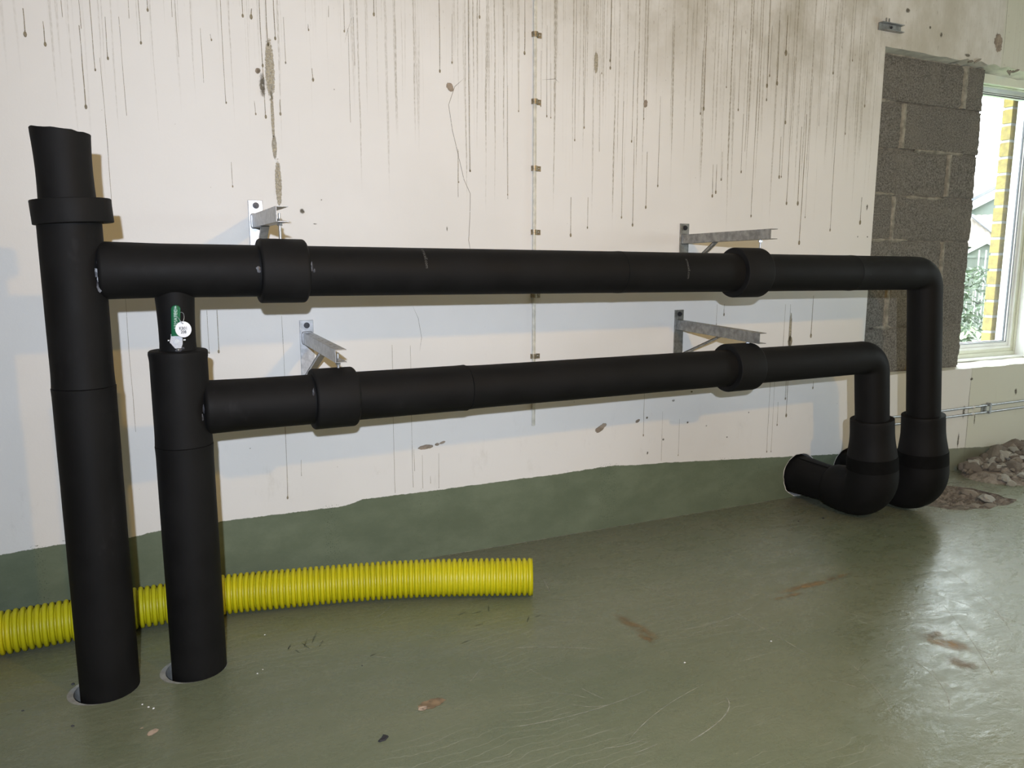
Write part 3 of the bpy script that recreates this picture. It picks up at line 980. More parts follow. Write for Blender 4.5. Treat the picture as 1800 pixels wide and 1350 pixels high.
def text_mesh(body, size, bold=0.0):
    c = bpy.data.curves.new('text', 'FONT')
    c.body = body
    c.size = size
    c.align_x = 'CENTER'
    c.align_y = 'CENTER'
    c.resolution_u = 3
    c.offset = bold * size
    o = bpy.data.objects.new('text', c)
    COL.objects.link(o)
    dg = bpy.context.evaluated_depsgraph_get()
    me = bpy.data.meshes.new_from_object(o.evaluated_get(dg))
    vs = [tuple(v.co) for v in me.vertices]
    fs = [tuple(p.vertices) for p in me.polygons]
    bpy.data.objects.remove(o)
    bpy.data.curves.remove(c)
    bpy.data.meshes.remove(me)
    return vs, fs


# ---- upper pipe system
UA, UB = (-0.215, 2.715, 1.3755), (3.712, 2.806, 1.3425)
up = thing('insulated_pipe', 'leftmost and tallest black insulated pipe, with the upper of the two long branches', 'pipe', (-0.215, 2.715, 0))
pts, rr = seamed((-0.215, 2.715, -.15), (-0.215, 2.715, 1.520), lambda t: .0895 if t * 1.67 < 1.167 else .0878, [1.167 / 1.67])
g = Geo().sweep(pts, rr, seg=64)
g.build('riser_insulation', M['foam'], up, smooth=True)
g = Geo()
open_sleeve(g, (-0.203, 2.713, 1.515), (-0.207, 2.713, 1.586), .1095, .080, .0025, .0025, 3)
g.build('end_collar', M['foam2'], up, smooth=True)
n = 14
cp, cr_ = [], []
for i in range(n + 1):
    t = i / n
    cp.append((-0.2145 - .004 * t, 2.715, 1.57 + .213 * t))
    cr_.append(.0785 - .0032 * math.sin(PI * t) + .0018 * t * t)
g = Geo()


def open_tube(g, pts, rr, thick, seg=56, topjit=0.0, mi=0):
    inner = [r - thick for r in rr]
    P = list(pts) + list(reversed(pts))
    R = list(rr) + list(reversed(inner))
    vs, fs = [], []
    m = len(P)
    for i in range(m):
        for k in range(seg):
            a = 2 * PI * k / seg
            z = P[i][2]
            if topjit and (i == len(pts) - 1 or i == len(pts)):
                z += topjit * noise.noise((math.cos(a) * 3, math.sin(a) * 3, 5)) + .006 * (-math.cos(a))
            vs.append((P[i][0] + R[i] * math.cos(a), P[i][1] + R[i] * math.sin(a), z))
    for i in range(m):
        j = (i + 1) % m
        for k in range(seg):
            k2 = (k + 1) % seg
            fs.append((i * seg + k, i * seg + k2, j * seg + k2, j * seg + k))
    g.add(vs, fs, mi)


open_tube(g, cp, cr_, .022, topjit=.004)
g.build('top_stub', M['foam2'], up, smooth=True)
# horizontal run, bend and drop
DT, DB = (3.712, 2.806, 1.3425), (3.800, 2.806, .50)
L = (Vector(UB) - Vector(UA)).length
US = lerp(UA, UB, .066 / L)
L2 = L - .166
pts, rr = seamed(US, lerp(UA, UB, (L - .10) / L), lambda t: .0860 + .0035 * max(0, 1 - t * L2 / .16) - .009 * max(0, 1 - t * L2 / .012) ** 2, [1.919 / L2, 3.294 / L2], extra=[.002 / L2, .004 / L2, .006 / L2, .009 / L2, .012 / L2])
bend = arc(UA, UB, DB, .088, 12)
pts2, rr2 = seamed(bend[-1], DB, lambda t: .0855, [])
pts = pts[:-1] + bend + pts2[1:]
rr = rr[:-1] + [.0855] * len(bend) + rr2[1:]
g = Geo().sweep(pts, rr, seg=64)
run = g.build('run_insulation', M['foam'], up, smooth=True)


def on_up(x):
    return lerp(UA, UB, (x - UA[0]) / (UB[0] - UA[0]))


for x0, x1, R in ((.325, .482, .108), (2.392, 2.548, .1125)):
    g = Geo()
    open_sleeve(g, on_up(x0), on_up(x1), R, .0862, .006 if R > .11 else .010, .012 if R > .11 else .012)
    g.build('clamp_sleeve', M['foam2'], up, smooth=True)
# weld-like groove ring at the branch
glue_patch(up, [(-0.150, 2.6515, 1.37, .012, .018), (-0.147, 2.652, 1.335, .008, .03), (-.143, 2.654, 1.40, .006, .015)])
glue_patch(up, [(.318, 2.641, 1.378, .010, .014), (.488, 2.644, 1.385, .005, .018), (.496, 2.644, 1.372, .004, .008)])


def wrap_print(parent, body, X, ang0, size, axisA, axisB, R):
    vs, fs = text_mesh(body, size)
    t0 = (X - axisA[0]) / (axisB[0] - axisA[0])
    c = Vector(lerp(axisA, axisB, t0))
    out = []
    for (tx, ty, _) in vs:
        a = ang0 - tx / R
        out.append((c.x + ty, c.y - (R + .0004) * math.cos(a), c.z + (R + .0004) * math.sin(a)))
    g = Geo().add(out, fs, 0)
    o = g.build('printed_line', M['grey_ink'], parent)
    o['label'] = 'faint grey printed lettering'
    return o


wrap_print(up, 'armacell.com', .897, math.radians(38), .017, UA, UB, .0867)
wrap_print(up, 'armacell.com', 2.075, math.radians(12), .017, UA, UB, .0867)


def elbow_set(parent, A, Bot, wallx, wallz, z_top):
    """sleeve on the drop, big elbow and the stub into the wall"""
    A, Bot = Vector(A), Vector(Bot)
    d = (A - Bot)

    def at(z):
        return tuple(Bot + d * ((z - Bot.z) / d.z))

    g = Geo()
    top = at(z_top)
    P = [at(z_top)] * 2 + [at(z_top - .002), at(z_top - .02), at(.50), at(.47), at(.445), at(.42), at(.395), at(.375), at(.35)]
    R = [.088, .1085, .1095, .1098, .1105, .1120, .1145, .1185, .1225, .1250, .1265]
    # make first ring distinct from the second so tangents are defined
    P[0] = at(z_top - .0006)
    g.sweep(P, R, seg=64, cap0=False, cap1=False)
    g.build('drop_sleeve', M['foam2'], parent, smooth=True)
    corner = (at(.131)[0] + .004, A.y, .133)
    W = (wallx, WALL_Y + .12, wallz)
    bend = arc(at(.36), corner, W, .134, 18)
    pts = [at(.364), at(.362), at(.34)] + bend
    rr = [.1258, .1275, .1285] + [.130] * len(bend)
    end = Vector(bend[-1])
    dirw = (Vector(W) - end).normalized()
    pts += [tuple(end + dirw * .04), tuple(end + dirw * .09), tuple(end + dirw * .118), tuple(end + dirw * .128), tuple(end + dirw * .132), tuple(end + dirw * .135)]
    rr += [.1295, .1265, .1225, .1185, .114, .104]
    g = Geo().sweep(pts, rr, seg=64, cap0=False, cap1=False)
    g.build('elbow_insulation', M['foam'], parent, smooth=True)
    e0 = end + dirw * .02
    LL = (Vector(W) - e0).length
    pts, rr = [], []
    for i in range(17):
        t = i / 16
        p = e0.lerp(Vector(W), t)
        pts.append(tuple(p))
        rr.append(.107 + .019 * max(0, (t - .35) / .65) ** 1.3)
    g = Geo().sweep(pts, rr, seg=64)
    g.build('wall_stub', M['foam'], parent, smooth=True)
    g = Geo()
    g.sweep([at(.372), at(.371), at(.34), at(.303), at(.302)], [.1262, .1280, .1294, .1304, .1290], seg=64, cap0=False, cap1=False)
    g.build('tape_band', M['tape'], parent, smooth=True)
    # slit along the stub top
    g = Geo()
    a, b = e0 + dirw * .12, Vector(W) - dirw * .14
    pp = []
    for i in range(9):
        p = a.lerp(b, i / 8)
        r = .1095 + .007 * i / 8
        pp.append((p.x - r * math.sin(.35), p.y, p.z + r * math.cos(.35)))
    g.sweep(pp, [.0022] * 9, seg=6)
    g.build('glued_seam', M['tape'], parent, smooth=True)


elbow_set(up, DT, DB, HOLES[1][0], HOLES[1][1], .575)

# ---- lower pipe system
LA, LB = (0.062, 2.730, .9195), (3.404, 2.842, .9085)
lo = thing('insulated_pipe', 'shorter black insulated pipe with green valve handle and the lower long branch', 'pipe', (0.062, 2.730, 0))
pts, rr = seamed((0.062, 2.730, -.15), (0.062, 2.730, 1.085), lambda t: .0895 if t * 1.235 < .951 else .0888, [.951 / 1.235])
# rounded lip at the top
pts += [(0.062, 2.730, 1.105), (0.062, 2.730, 1.113), (0.062, 2.730, 1.117), (.062, 2.730, 1.1175)]
rr += [.0915, .0905, .086, .058]
Geo().sweep(pts, rr, seg=64, cap1=False).build('riser_insulation', M['foam'], lo, smooth=True)
pts, rr = [], []
for i in range(15):
    t = i / 14
    pts.append((.063, 2.728, 1.09 + .235 * t))
    rr.append(.0555 + .0065 * max(0, (t - .35) / .65) ** 1.6 + (.003 * (1 - t / .2) if t < .2 else 0))
Geo().sweep(pts, rr, seg=48).build('neck_insulation', M['foam'], lo, smooth=True)
DT2, DB2 = (3.404, 2.842, .9085), (3.448, 2.842, .50)
L = (Vector(LB) - Vector(LA)).length
LS = lerp(LA, LB, .066 / L)
L2 = L - .166
pts, rr = seamed(LS, lerp(LA, LB, (L - .10) / L), lambda t: (.0885 if t * L2 < .954 else .0850) + .0025 * max(0, 1 - t * L2 / .16) - .009 * max(0, 1 - t * L2 / .012) ** 2, [.956 / L2], extra=[.002 / L2, .004 / L2, .006 / L2, .009 / L2, .012 / L2])
bend = arc(LA, LB, DB2, .088, 12)
pts2, rr2 = seamed(bend[-1], DB2, lambda t: .0855, [])
Geo().sweep(pts[:-1] + bend + pts2[1:], rr[:-1] + [.0855] * len(bend) + rr2[1:], seg=64).build('run_insulation', M['foam'], lo, smooth=True)


def on_lo(x):
    return lerp(LA, LB, (x - LA[0]) / (LB[0] - LA[0]))


for x0, x1, R in ((.487, .642, .1085), (2.405, 2.562, .1125)):
    g = Geo()
    open_sleeve(g, on_lo(x0), on_lo(x1), R, .0862, .006 if R > .11 else .010, .012 if R > .11 else .012)
    g.build('clamp_sleeve', M['foam2'], lo, smooth=True)
glue_patch(lo, [(.125, 2.664, .925, .003, .022), (.120, 2.662, .90, .004, .016)])
glue_patch(lo, [(.480, 2.660, .955, .004, .022), (.468, 2.660, .935, .004, .008)])
glue_patch(lo, [(.062, 2.6685, 1.123, .010, .012), (.075, 2.669, 1.128, .006, .006)])
elbow_set(lo, DT2, DB2, HOLES[0][0], HOLES[0][1], .575)

# valve handle on the neck
hx, hy = .058, 2.652
g = Geo()
outl = [(-.017, .012), (-.021, -.002), (-.006, -.022), (.012, -.022), (.017, -.008), (.018, .014), (.010, .024), (-.016, .024)]
nv = len(outl)
g.add([(hx + a, hy - .006, 1.152 + b) for a, b in outl] + [(hx + a, hy - .002, 1.152 + b) for a, b in outl],
      [tuple(range(nv)), tuple(reversed(range(nv, 2 * nv)))] + [(i, nv + i, nv + (i + 1) % nv, (i + 1) % nv) for i in range(nv)], 0)
g.sweep([(hx, hy + .02, 1.152), (hx, hy - .004, 1.152)], [.008, .008], seg=20)
hp = g.build('handle_plate', M['zinc'], lo, bevel=.0008)
hp['label'] = 'zinc valve plate'
g = Geo()
g.sweep([(hx, hy - .004, 1.152), (hx, hy - .010, 1.152)], [.0088, .0088], seg=6, mi=0)
g.sweep([(hx, hy - .009, 1.152), (hx, hy - .0135, 1.152)], [.0042, .0042], seg=16, mi=0)
g.sweep([(hx + .019, hy - .004, 1.156), (hx + .026, hy - .004, 1.156)], [.004, .004], seg=10)
g.sweep([(hx - .021, hy - .004, 1.156), (hx - .026, hy - .004, 1.156)], [.003, .003], seg=10)
g.sweep([(hx + .002, hy - .004, 1.128), (hx + .003, hy - .004, 1.123)], [.003, .003], seg=10)
g.build('nut', M['steel_dull'], hp, smooth=False)
g = Geo()
vs, fs = [], []
nn = 26
for i in range(nn + 1):
    t = i / nn
    z = 1.170 + .098 * t
    hw = .0125 + .0015 * t
    if t > .86:
        hw *= math.sqrt(max(0.0, 1 - ((t - .86) / .14) ** 2)) * .98 + .02
    x = hx - .002 + .006 * t
    y = hy - .006 - .008 * math.sin(min(1, t * 1.5) * PI / 2)
    for k in range(14):
        a = 2 * PI * k / 14
        vs.append((x + hw * math.cos(a), y + .0055 * (1 if hw > .004 else .4) * math.sin(a), z))
fs = [(i * 14 + k, i * 14 + (k + 1) % 14, (i + 1) * 14 + (k + 1) % 14, (i + 1) * 14 + k) for i in range(nn) for k in range(14)]
fs += [tuple(reversed(range(14))), tuple(nn * 14 + k for k in range(14))]
g.add(vs, fs, 0)
grip = g.build('handle_grip', M['green'], lo, smooth=True)
grip['label'] = 'green plastic valve handle with pale lettering'
tv, tf = text_mesh('ARMATEC', .0140)
out = []
for (tx, ty, _) in tv:
    zz = 1.2225 + tx * 1.0
    t = (zz - 1.170) / .098
    xx = hx - .002 + .006 * t - ty
    yb = hy - .006 - .008 * math.sin(min(1, t * 1.5) * PI / 2)
    yy = yb - .0055 * math.sqrt(max(0, 1 - (ty / .014) ** 2)) - .0005
    out.append((xx, yy, zz))
Geo().add(out, tf, 0).build('lettering', M['white_ink'], grip)

# round tag hanging on a wire
tagc = Vector((.0790, 2.625, 1.1915))
R = .0235
tg = thing('valve_tag', 'round white plastic tag printed KB01 208 wired to the green valve handle', 'tag', tuple(tagc))
g = Geo()
hc = Vector((-.001, .0185))
segn = 48
ov = [Vector((R * math.cos(2 * PI * k / segn), R * 1.07 * math.sin(2 * PI * k / segn))) for k in range(segn)]
hv = [hc + Vector((.0018 * math.cos(-2 * PI * k / 12), .0018 * math.sin(-2 * PI * k / 12))) for k in range(12)]
tr = tessellate_polygon([[v.to_3d() for v in ov], [v.to_3d() for v in hv]])
fl = ov + hv
fr_, bk_ = [], []
for t in tr:
    a, b, c = (fl[i] for i in t)
    q = t if (b - a).cross(c - a) > 0 else t[::-1]
    fr_.append(q)
    bk_.append(tuple(i + len(fl) for i in q[::-1]))
side_f = [(i, len(fl) + i, len(fl) + (i + 1) % segn, (i + 1) % segn) for i in range(segn)]
RT = Matrix.Translation(tagc) @ Matrix.Rotation(math.radians(-6), 4, 'Z')
g.add([(v.x, 0, v.y) for v in fl] + [(v.x, .0014, v.y) for v in fl], fr_ + bk_ + side_f, 0, RT)
disc = g.build('tag_disc', M['white_plastic'], tg)
for body, dz in (('KB01', .003), ('208', -.0085)):
    tv, tf = text_mesh(body, .0135, .018)
    Geo().add([(x * .82, -.0004, z + dz) for x, z, _ in tv], tf, 0, RT).build('lettering', M['ink'], disc)
g = Geo()
wp = []
for i in range(25):
    a = 2 * PI * i / 24
    wp.append((.0735 + .0105 * math.cos(a), 2.633 + .006 * math.sin(a), 1.226 + .0185 * math.sin(a + .35)))
g.sweep(wp, [.0007] * 25, seg=6, cap0=False, cap1=False)
g.sweep([(.064, 2.630, 1.232), (.070, 2.626, 1.222), (.0765, 2.6235, 1.211), (.0775, 2.628, 1.2095)], [.0007, .0012, .0012, .0007], seg=6)
g.sweep([(.0705, 2.627, 1.222), (.0705, 2.6245, 1.2135), (.0775, 2.6235, 1.2085)], [.0006] * 3, seg=6)
g.build('tag_wire', M['steel'], tg, smooth=True)


# ------------------------------------------------------------------ wall brackets
def hexnut(g, x, y, z, r, h, mi=0):
    vs = []
    for zz in (z, z + h):
        for k in range(6):
            a = PI / 3 * k + .3
            vs.append((x + r * math.cos(a), y + r * math.sin(a), zz))
    g.add(vs, [(5, 4, 3, 2, 1, 0), (6, 7, 8, 9, 10, 11)] + [(k, (k + 1) % 6, 6 + (k + 1) % 6, 6 + k) for k in range(6)], mi)


def bracket(label, px, ztop, plate_h, arm_z, arm_end, slope, open_right, hanger, brace_y, mat, perforated=False):
    """px: plate centre; arm_z: (bottom, top) at the wall; the arm is a C channel open to the right"""
    t = thing('wall_bracket', label, 'bracket', (px, WALL_Y, ztop - plate_h), 'steel channel brackets carrying the black pipes')
    y1 = WALL_Y
    # plate with bolt hole look
    Geo().box((px - .029, y1 - .006, ztop - plate_h), (px + .029, y1 - .0002, ztop)).build('wall_plate', mat, t, bevel=.0015)
    # weld cup around the arm root
    g = Geo()
    zc, hh = (arm_z[0] + arm_z[1]) / 2, (arm_z[1] - arm_z[0]) / 2
    cup = []
    for k in range(24):
        a = 2 * PI * k / 24
        c, s = math.cos(a), math.sin(a)
        ex = abs(c) ** .4 * (1 if c > 0 else -1)
        ez = abs(s) ** .4 * (1 if s > 0 else -1)
        cup.append((px + .002 + ex * .0255, zc + ez * (hh + .006)))
    g.add([(x, y1 - .005, z) for x, z in cup] + [(px + .002 + (x - px - .002) * .88, y1 - .011, zc + (z - zc) * .9) for x, z in cup],
          [(i, (i + 1) % 24, 24 + (i + 1) % 24, 24 + i) for i in range(24)] + [tuple(range(24, 48))], 0)
    g.build('weld_cup', mat, t, smooth=True)
    # channel arm: web on the left, flanges to the right
    g = Geo()
    xw, xf = px - .017, px + .024
    ya, ye = y1 - .007, arm_end
    za0, za1 = arm_z
    dz = slope * (ya - ye)

    def beam(x0, x1, zlo, zhi, e0=0.0):
        vs = [(x0, ya, zlo), (x1, ya, zlo), (x1, ya, zhi), (x0, ya, zhi), (x0, ye + e0, zlo + dz), (x1, ye, zlo + dz), (x1, ye, zhi + dz), (x0, ye + e0, zhi + dz)]
        g.add(vs, [(0, 1, 2, 3), (7, 6, 5, 4), (0, 4, 5, 1), (1, 5, 6, 2), (2, 6, 7, 3), (3, 7, 4, 0)], 0)
    w = .0028
    beam(xw, xw + w, za0, za1)
    beam(xw + w, xf, za0, za0 + w)
    beam(xw + w, xf, za1 - w, za1)
    if perforated:
        pass
    g.build('channel_arm', mat, t, bevel=.0008)
    if perforated:
        # punched slots seen on the upper flange
        n = 9
        for i in range(n):
            f = (i + .6) / n
            yy = ya + (ye - ya) * f
            zz = za1 + dz * f + .0004
            gg = Geo()
            gg.sweep([(xw + .020, yy, zz - .0005), (xw + .020, yy, zz + .0013)], [.0058, .0045], seg=14)
            s = gg.build('punched_rim', M['steel'], t, smooth=False)
    # diagonal brace
    g = Geo()
    y_b, z_b = brace_y, za0 + slope * (ya - brace_y)
    zl = ztop - plate_h + .045
    a = Vector((px, y1 - .006, zl))
    b = Vector((px, y_b, z_b))
    d = (b - a).normalized()
    nrm = Vector((1, 0, 0)).cross(d)
    vs = []
    for p in (a, b):
        for sx, sn in ((-.015, 0), (.017, 0), (.017, .0035), (-.015, .0035)):
            vs.append(tuple(p + Vector((sx, 0, 0)) + nrm * sn))
    g.add(vs, [(3, 2, 1, 0), (4, 5, 6, 7), (0, 1, 5, 4), (1, 2, 6, 5), (2, 3, 7, 6), (3, 0, 4, 7)], 0)
    vs = []
    for p in (a, b):
        for sx, sn in ((-.015, 0), (-.012, 0), (-.012, .013), (-.015, .013)):
            vs.append(tuple(p + Vector((sx, 0, 0)) + nrm * sn))
    g.add(vs, [(3, 2, 1, 0), (4, 5, 6, 7), (0, 1, 5, 4), (1, 2, 6, 5), (2, 3, 7, 6), (3, 0, 4, 7)], 0)
    g.build('brace', mat, t)
    # wall bolt
    g = Geo()
    g.sweep([(px + .001, y1 - .005, ztop - .022), (px + .001, y1 - .010, ztop - .022)], [.0125, .0125], seg=20)
    g.sweep([(px + .001, y1 - .009, ztop - .022), (px + .001, y1 - .017, ztop - .022)], [.0095, .0095], seg=6)
    g.sweep([(px + .001, y1 - .016, ztop - .022), (px + .001, y1 - .023, ztop - .022)], [.005, .005], seg=12)
    g.build('anchor_bolt', M['bolt'], t)
    # hanger rod and nuts
    hx_, hy_, zlow = hanger
    zr = za0 + slope * (ya - hy_)
    g = Geo()
    n = 28
    ztp = zr + .030
    zs_ = [zlow + (ztp - zlow) * i / n for i in range(n + 1)]
    g.sweep([(hx_, hy_, z) for z in zs_], [.0042 if i % 2 else .0048 for i in range(n + 1)], seg=14)
    g.build('threaded_rod', M['steel'], t, smooth=True)
    g = Geo()
    hexnut(g, hx_, hy_, zr - .0115, .0098, .009)
    g.build('nut', M['steel'], t)
    g = Geo()
    hexnut(g, hx_, hy_, zr + w, .0098, .009)
    g.build('nut', M['steel'], t)
    return t


ST, SD = M['steel'], M['steel_dull']
bracket('bracket above the upper pipe at left, threaded rod hanging from its open channel end', .402, 1.650, .30, (1.540, 1.592), 2.68, -.012, True, (.402, 2.722, 1.475), 3.10, ST)
bracket('perforated bracket over the lower pipe at left, the one nearest the green valve handle', .585, 1.156, .28, (1.056, 1.103), 2.705, -.012, True, (.586, 2.745, 1.015), 3.02, ST, True)
bracket('bracket above the upper pipe at right, long plain arm reaching over the second sleeve', 2.552, 1.600, .30, (1.497, 1.543), 2.70, .010, True, (2.555, 2.785, 1.46), 3.10, SD)
bracket('bracket between the two pipes at right, perforated arm sloping down to the lower pipe', 2.536, 1.150, .29, (1.046, 1.096), 2.72, -.03, True, (2.53, 2.81, 1.01), 3.02, SD, True)

# ------------------------------------------------------------------ thin conduit and its clips
g = Geo()
cx = 1.6665
g.sweep([(cx, WALL_Y - .009, .60 + i * .15) for i in range(21)], [.0068] * 21, seg=14)
g.sweep([(cx + .0085, WALL_Y - .006, .60 + i * .15) for i in range(21)], [.0045] * 21, seg=12)
o = g.build('conduit_pipe', M['paint_conduit'], smooth=True)
tag(o, 'thin cream painted conduit running up the white wall, held by small clips', 'conduit')
clipz = [.946, 1.243, 1.542, 1.837, 2.138, 2.433, 2.731, .648]
names = ['just above the lower pipe', 'just under the upper pipe', 'just above the upper pipe', 'second above the upper pipe', 'third above the upper pipe', 'fourth above the upper pipe, near the top edge', None, None]
first = None
for i, z in enumerate(clipz):
    if names[i] is None:
        continue
    lab = 'small metal conduit clip ' + names[i]
    if first is None:
        t = thing('pipe_clip', lab, 'clip', (cx, WALL_Y, z), 'metal clips on the thin conduit')
        g = Geo()
        # saddle over the tube
        prev = []
        n = 12
        vs = []
        for k in range(n + 1):
            a = PI * k / n
            for zz in (-.012, .012):
                vs.append((cx + .003 - .0155 * math.cos(a), WALL_Y - .0005 - .0185 * math.sin(a) ** .7, z + zz))
        g.add(vs, [(2 * k, 2 * k + 2, 2 * k + 3, 2 * k + 1) for k in range(n)], 0)
        g.box((cx + .017, WALL_Y - .0035, z - .013), (cx + .038, WALL_Y - .0002, z + .011))
        g.build('saddle', M['brass'], t)
        g = Geo().sweep([(cx + .028, WALL_Y - .003, z), (cx + .028, WALL_Y - .0055, z), (cx + .028, WALL_Y - .0065, z)], [.0055, .0050, .0025], seg=14)
        g.build('screw', M['steel_dull'], t, smooth=True)
        first = t
    else:
        t = first.copy()
        COL.objects.link(t)
        t.location = (cx, WALL_Y, z)
        t['label'] = lab
        for ch in list(first.children):
            c = ch.copy()
            COL.objects.link(c)
            c.parent = t
            c.matrix_parent_inverse = ch.matrix_parent_inverse.copy()

# ------------------------------------------------------------------ channel stub high on the wall
t = thing('rail_bracket', 'short galvanised channel fixed high on wall above the block-filled opening', 'bracket', (3.95, WALL_Y, 2.72))
g = Geo()
g.box((3.865, WALL_Y - .008, 2.715), (4.045, WALL_Y - .0005, 2.755))
g.box((3.865, WALL_Y - .034, 2.7515), (4.045, WALL_Y - .008, 2.7555))
g.box((3.90, WALL_Y - .034, 2.7135), (4.045, WALL_Y - .008, 2.7175))
g.build('channel', M['steel_dull'], t, bevel=.001)
g = Geo()
g.sweep([(3.962, WALL_Y - .007, 2.736), (3.962, WALL_Y - .015, 2.736)], [.007, .007], seg=6)
g.build('bolt', M['bolt'], t)
g = Geo()
g.sweep([(3.895, WALL_Y - .03, 2.755), (3.895, WALL_Y - .03, 2.776)], [.004, .004], seg=8)
g.sweep([(3.918, WALL_Y - .03, 2.755), (3.918, WALL_Y - .03, 2.775)], [.004, .004], seg=8)
g.build('pin', M['steel_dull'], t)

# ------------------------------------------------------------------ twin thin pipes on the right wall
for z0, z1, lab in ((.424, .437, 'upper of the two thin bare pipes along the wall under the window'), (.3755, .391, 'lower of the two thin bare pipes along the wall under the window')):
    g = Geo()
    n = 60
    pts = [(4.05 + (6.5 - 4.05) * i / n, WALL_Y - .014, z0 + (z1 - z0) * i / n + .0012 * noise.noise((i * .7, z0 * 9, 0))) for i in range(n + 1)]
    o = g.sweep(pts, [.0068 + .0006 * noise.noise((i * 2.3, 0, 0)) for i in range(n + 1)], seg=12).build('thin_pipe', M['steel'], smooth=True)
    tag(o, lab, 'pipe', 'twin thin pipes under the window')
t = thing('pipe_clamp', 'square metal clamp holding the two thin pipes beneath the window', 'clamp', (5.16, WALL_Y, .41))
g = Geo()
g.box((5.108, WALL_Y - .005, .380), (5.165, WALL_Y - .0004, .437))
g.build('back_plate', M['steel_dull'], t, bevel=.001)
g = Geo()
g.box((5.158, WALL_Y - .030, .372), (5.176, WALL_Y - .0004, .378))
g.box((5.158, WALL_Y - .030, .440), (5.176, WALL_Y - .0004, .446))
g.box((5.158, WALL_Y - .031, .372), (5.176, WALL_Y - .027, .446))
g.build('strap', M['steel'], t, bevel=.001)
# plaster blobs on the thin pipes
for z, w in ((.427, 'upper'), (.380, 'lower')):
    g = Geo()
    g.sweep([(4.985, WALL_Y - .012, z), (5.0, WALL_Y - .012, z), (5.015, WALL_Y - .012, z), (5.03, WALL_Y - .012, z)], [.003, .012, .011, .003], seg=10)
    o = g.build('plaster_blob', M['plaster'], smooth=True)
    tag(o, 'pale plaster dab stuck over the %s thin pipe beside the clamp' % w, 'plaster')

# ------------------------------------------------------------------ yellow corrugated hose
HP = [(-1.5, 3.05), (-1.1, 3.09), (-.68, 3.118), (-.583, 3.130), (-.361, 3.140), (-.14, 3.150), (.186, 3.136), (.409, 3.094), (.633, 3.046), (.859, 2.986), (1.085, 2.905), (1.383, 2.774)]
HR = .079


def cr_path(P, n):
    out = []
    for i in range(len(P) - 1):
        p0, p1, p2, p3 = (Vector(P[max(0, min(len(P) - 1, j))]) for j in (i - 1, i, i + 1, i + 2))
        for k in range(n):
            t = k / n
            out.append(.5 * ((2 * p1) + (-p0 + p2) * t + (2 * p0 - 5 * p1 + 4 * p2 - p3) * t * t + (-p0 + 3 * p1 - 3 * p2 + p3) * t ** 3))
    out.append(Vector(P[-1]))
    return out


dense = cr_path(HP, 60)
cum = [0]
for i in range(1, len(dense)):
    cum.append(cum[-1] + (dense[i] - dense[i - 1]).length)
total = cum[-1]


def at_len(s):
    import bisect
    i = min(len(cum) - 2, max(0, bisect.bisect_right(cum, s) - 1))
    f = (s - cum[i]) / (cum[i + 1] - cum[i])
    p = dense[i].lerp(dense[i + 1], f)
    return (p.x, p.y, HR + .0006)


pitch = .0228
nr = int(total / pitch)
pts, rr = [], []
prof = [(-.5, .83), (-.41, .83), (-.385, .875), (-.345, .925), (-.27, .965), (-.15, .992), (0, 1.0), (.15, .992), (.27, .965), (.345, .925), (.385, .875), (.41, .83)]
s0 = total - nr * pitch
for r in range(nr):
    for u, k in prof:
        pts.append(at_len(s0 + (r + .5 + u) * pitch))
        rr.append(HR * k)
pts.append(at_len(total))
rr.append(HR * .985)
inner_p = [at_len(total - .0003), at_len(total - .4)]
g = Geo().sweep(pts, rr, seg=48, cap0=False, cap1=False)
# inner wall
g.sweep([at_len(total), at_len(total - .01), at_len(total - .5)], [HR * .985, HR * .86, HR * .86], seg=48, cap0=False)
o = g.build('corrugated_hose', M['yellow'], smooth=True)
tag(o, 'yellow corrugated plastic hose lying on the floor along the green skirting behind the risers', 'hose')


# ------------------------------------------------------------------ rubble, pit filling, crumbs
def chunk(name, size, seed, mat, flat=.7):
    bm = bmesh.new()
    bmesh.ops.create_icosphere(bm, subdivisions=3, radius=1)
    off = seed * 3.17
    for v in bm.verts:
        p = v.co.copy()
        d = 1 + .45 * noise.noise((p.x * 1.2 + off, p.y * 1.2, p.z * 1.2)) + .16 * noise.noise((p.x * 3.5, p.y * 3.5 + off, p.z * 3.5)) + .06 * noise.noise((p.x * 9, p.y * 9 + off, p.z * 9))
        # planar facets
        for ax in (Vector((.8, .3, .5)).normalized(), Vector((-.6, .7, .4)).normalized(), Vector((.1, -.9, .4)).normalized(), Vector((0, 0, -1))):
            q = p.dot(ax)
            if q > .62:
                d = min(d, .70 / q)
        v.co = Vector((p.x * d * size[0], p.y * d * size[1], p.z * d * size[2]))
    me = bpy.data.meshes.new(name)
    bm.to_mesh(me)
    bm.free()
    me.materials.append(mat)
    return me


# heap: centre beyond the pit against the wall
def heap_h(x, y):
    """height of the fine debris heap"""
    cx_, cy_ = 5.55, 3.12
    a = max(0, 1 - ((x - cx_) / .80) ** 2 - ((y - cy_) / .34) ** 2)
    return .13 * a ** .75 * (1 + .3 * noise.noise((x * 6, y * 6, 0))) + (.012 * noise.noise((x * 22, y * 22, 3)) if a > 0 else 0)


g = Geo()
nx, ny = 110, 56
vs = []
for j in range(ny + 1):
    for i in range(nx + 1):
        x = 4.72 + (6.4 - 4.72) * i / nx
        y = 2.76 + (WALL_Y - .004 - 2.76) * j / ny
        vs.append((x, y, max(-.004, heap_h(x, y) - .006)))
g.add(vs, [(j * (nx + 1) + i, j * (nx + 1) + i + 1, (j + 1) * (nx + 1) + i + 1, (j + 1) * (nx + 1) + i) for j in range(ny) for i in range(nx)], 0)
o = g.build('rubble_dust', M['rubble_dark'], smooth=True)
tag(o, 'grey brown dust and fine debris under the broken block chunks by the wall', 'debris', kind='stuff')

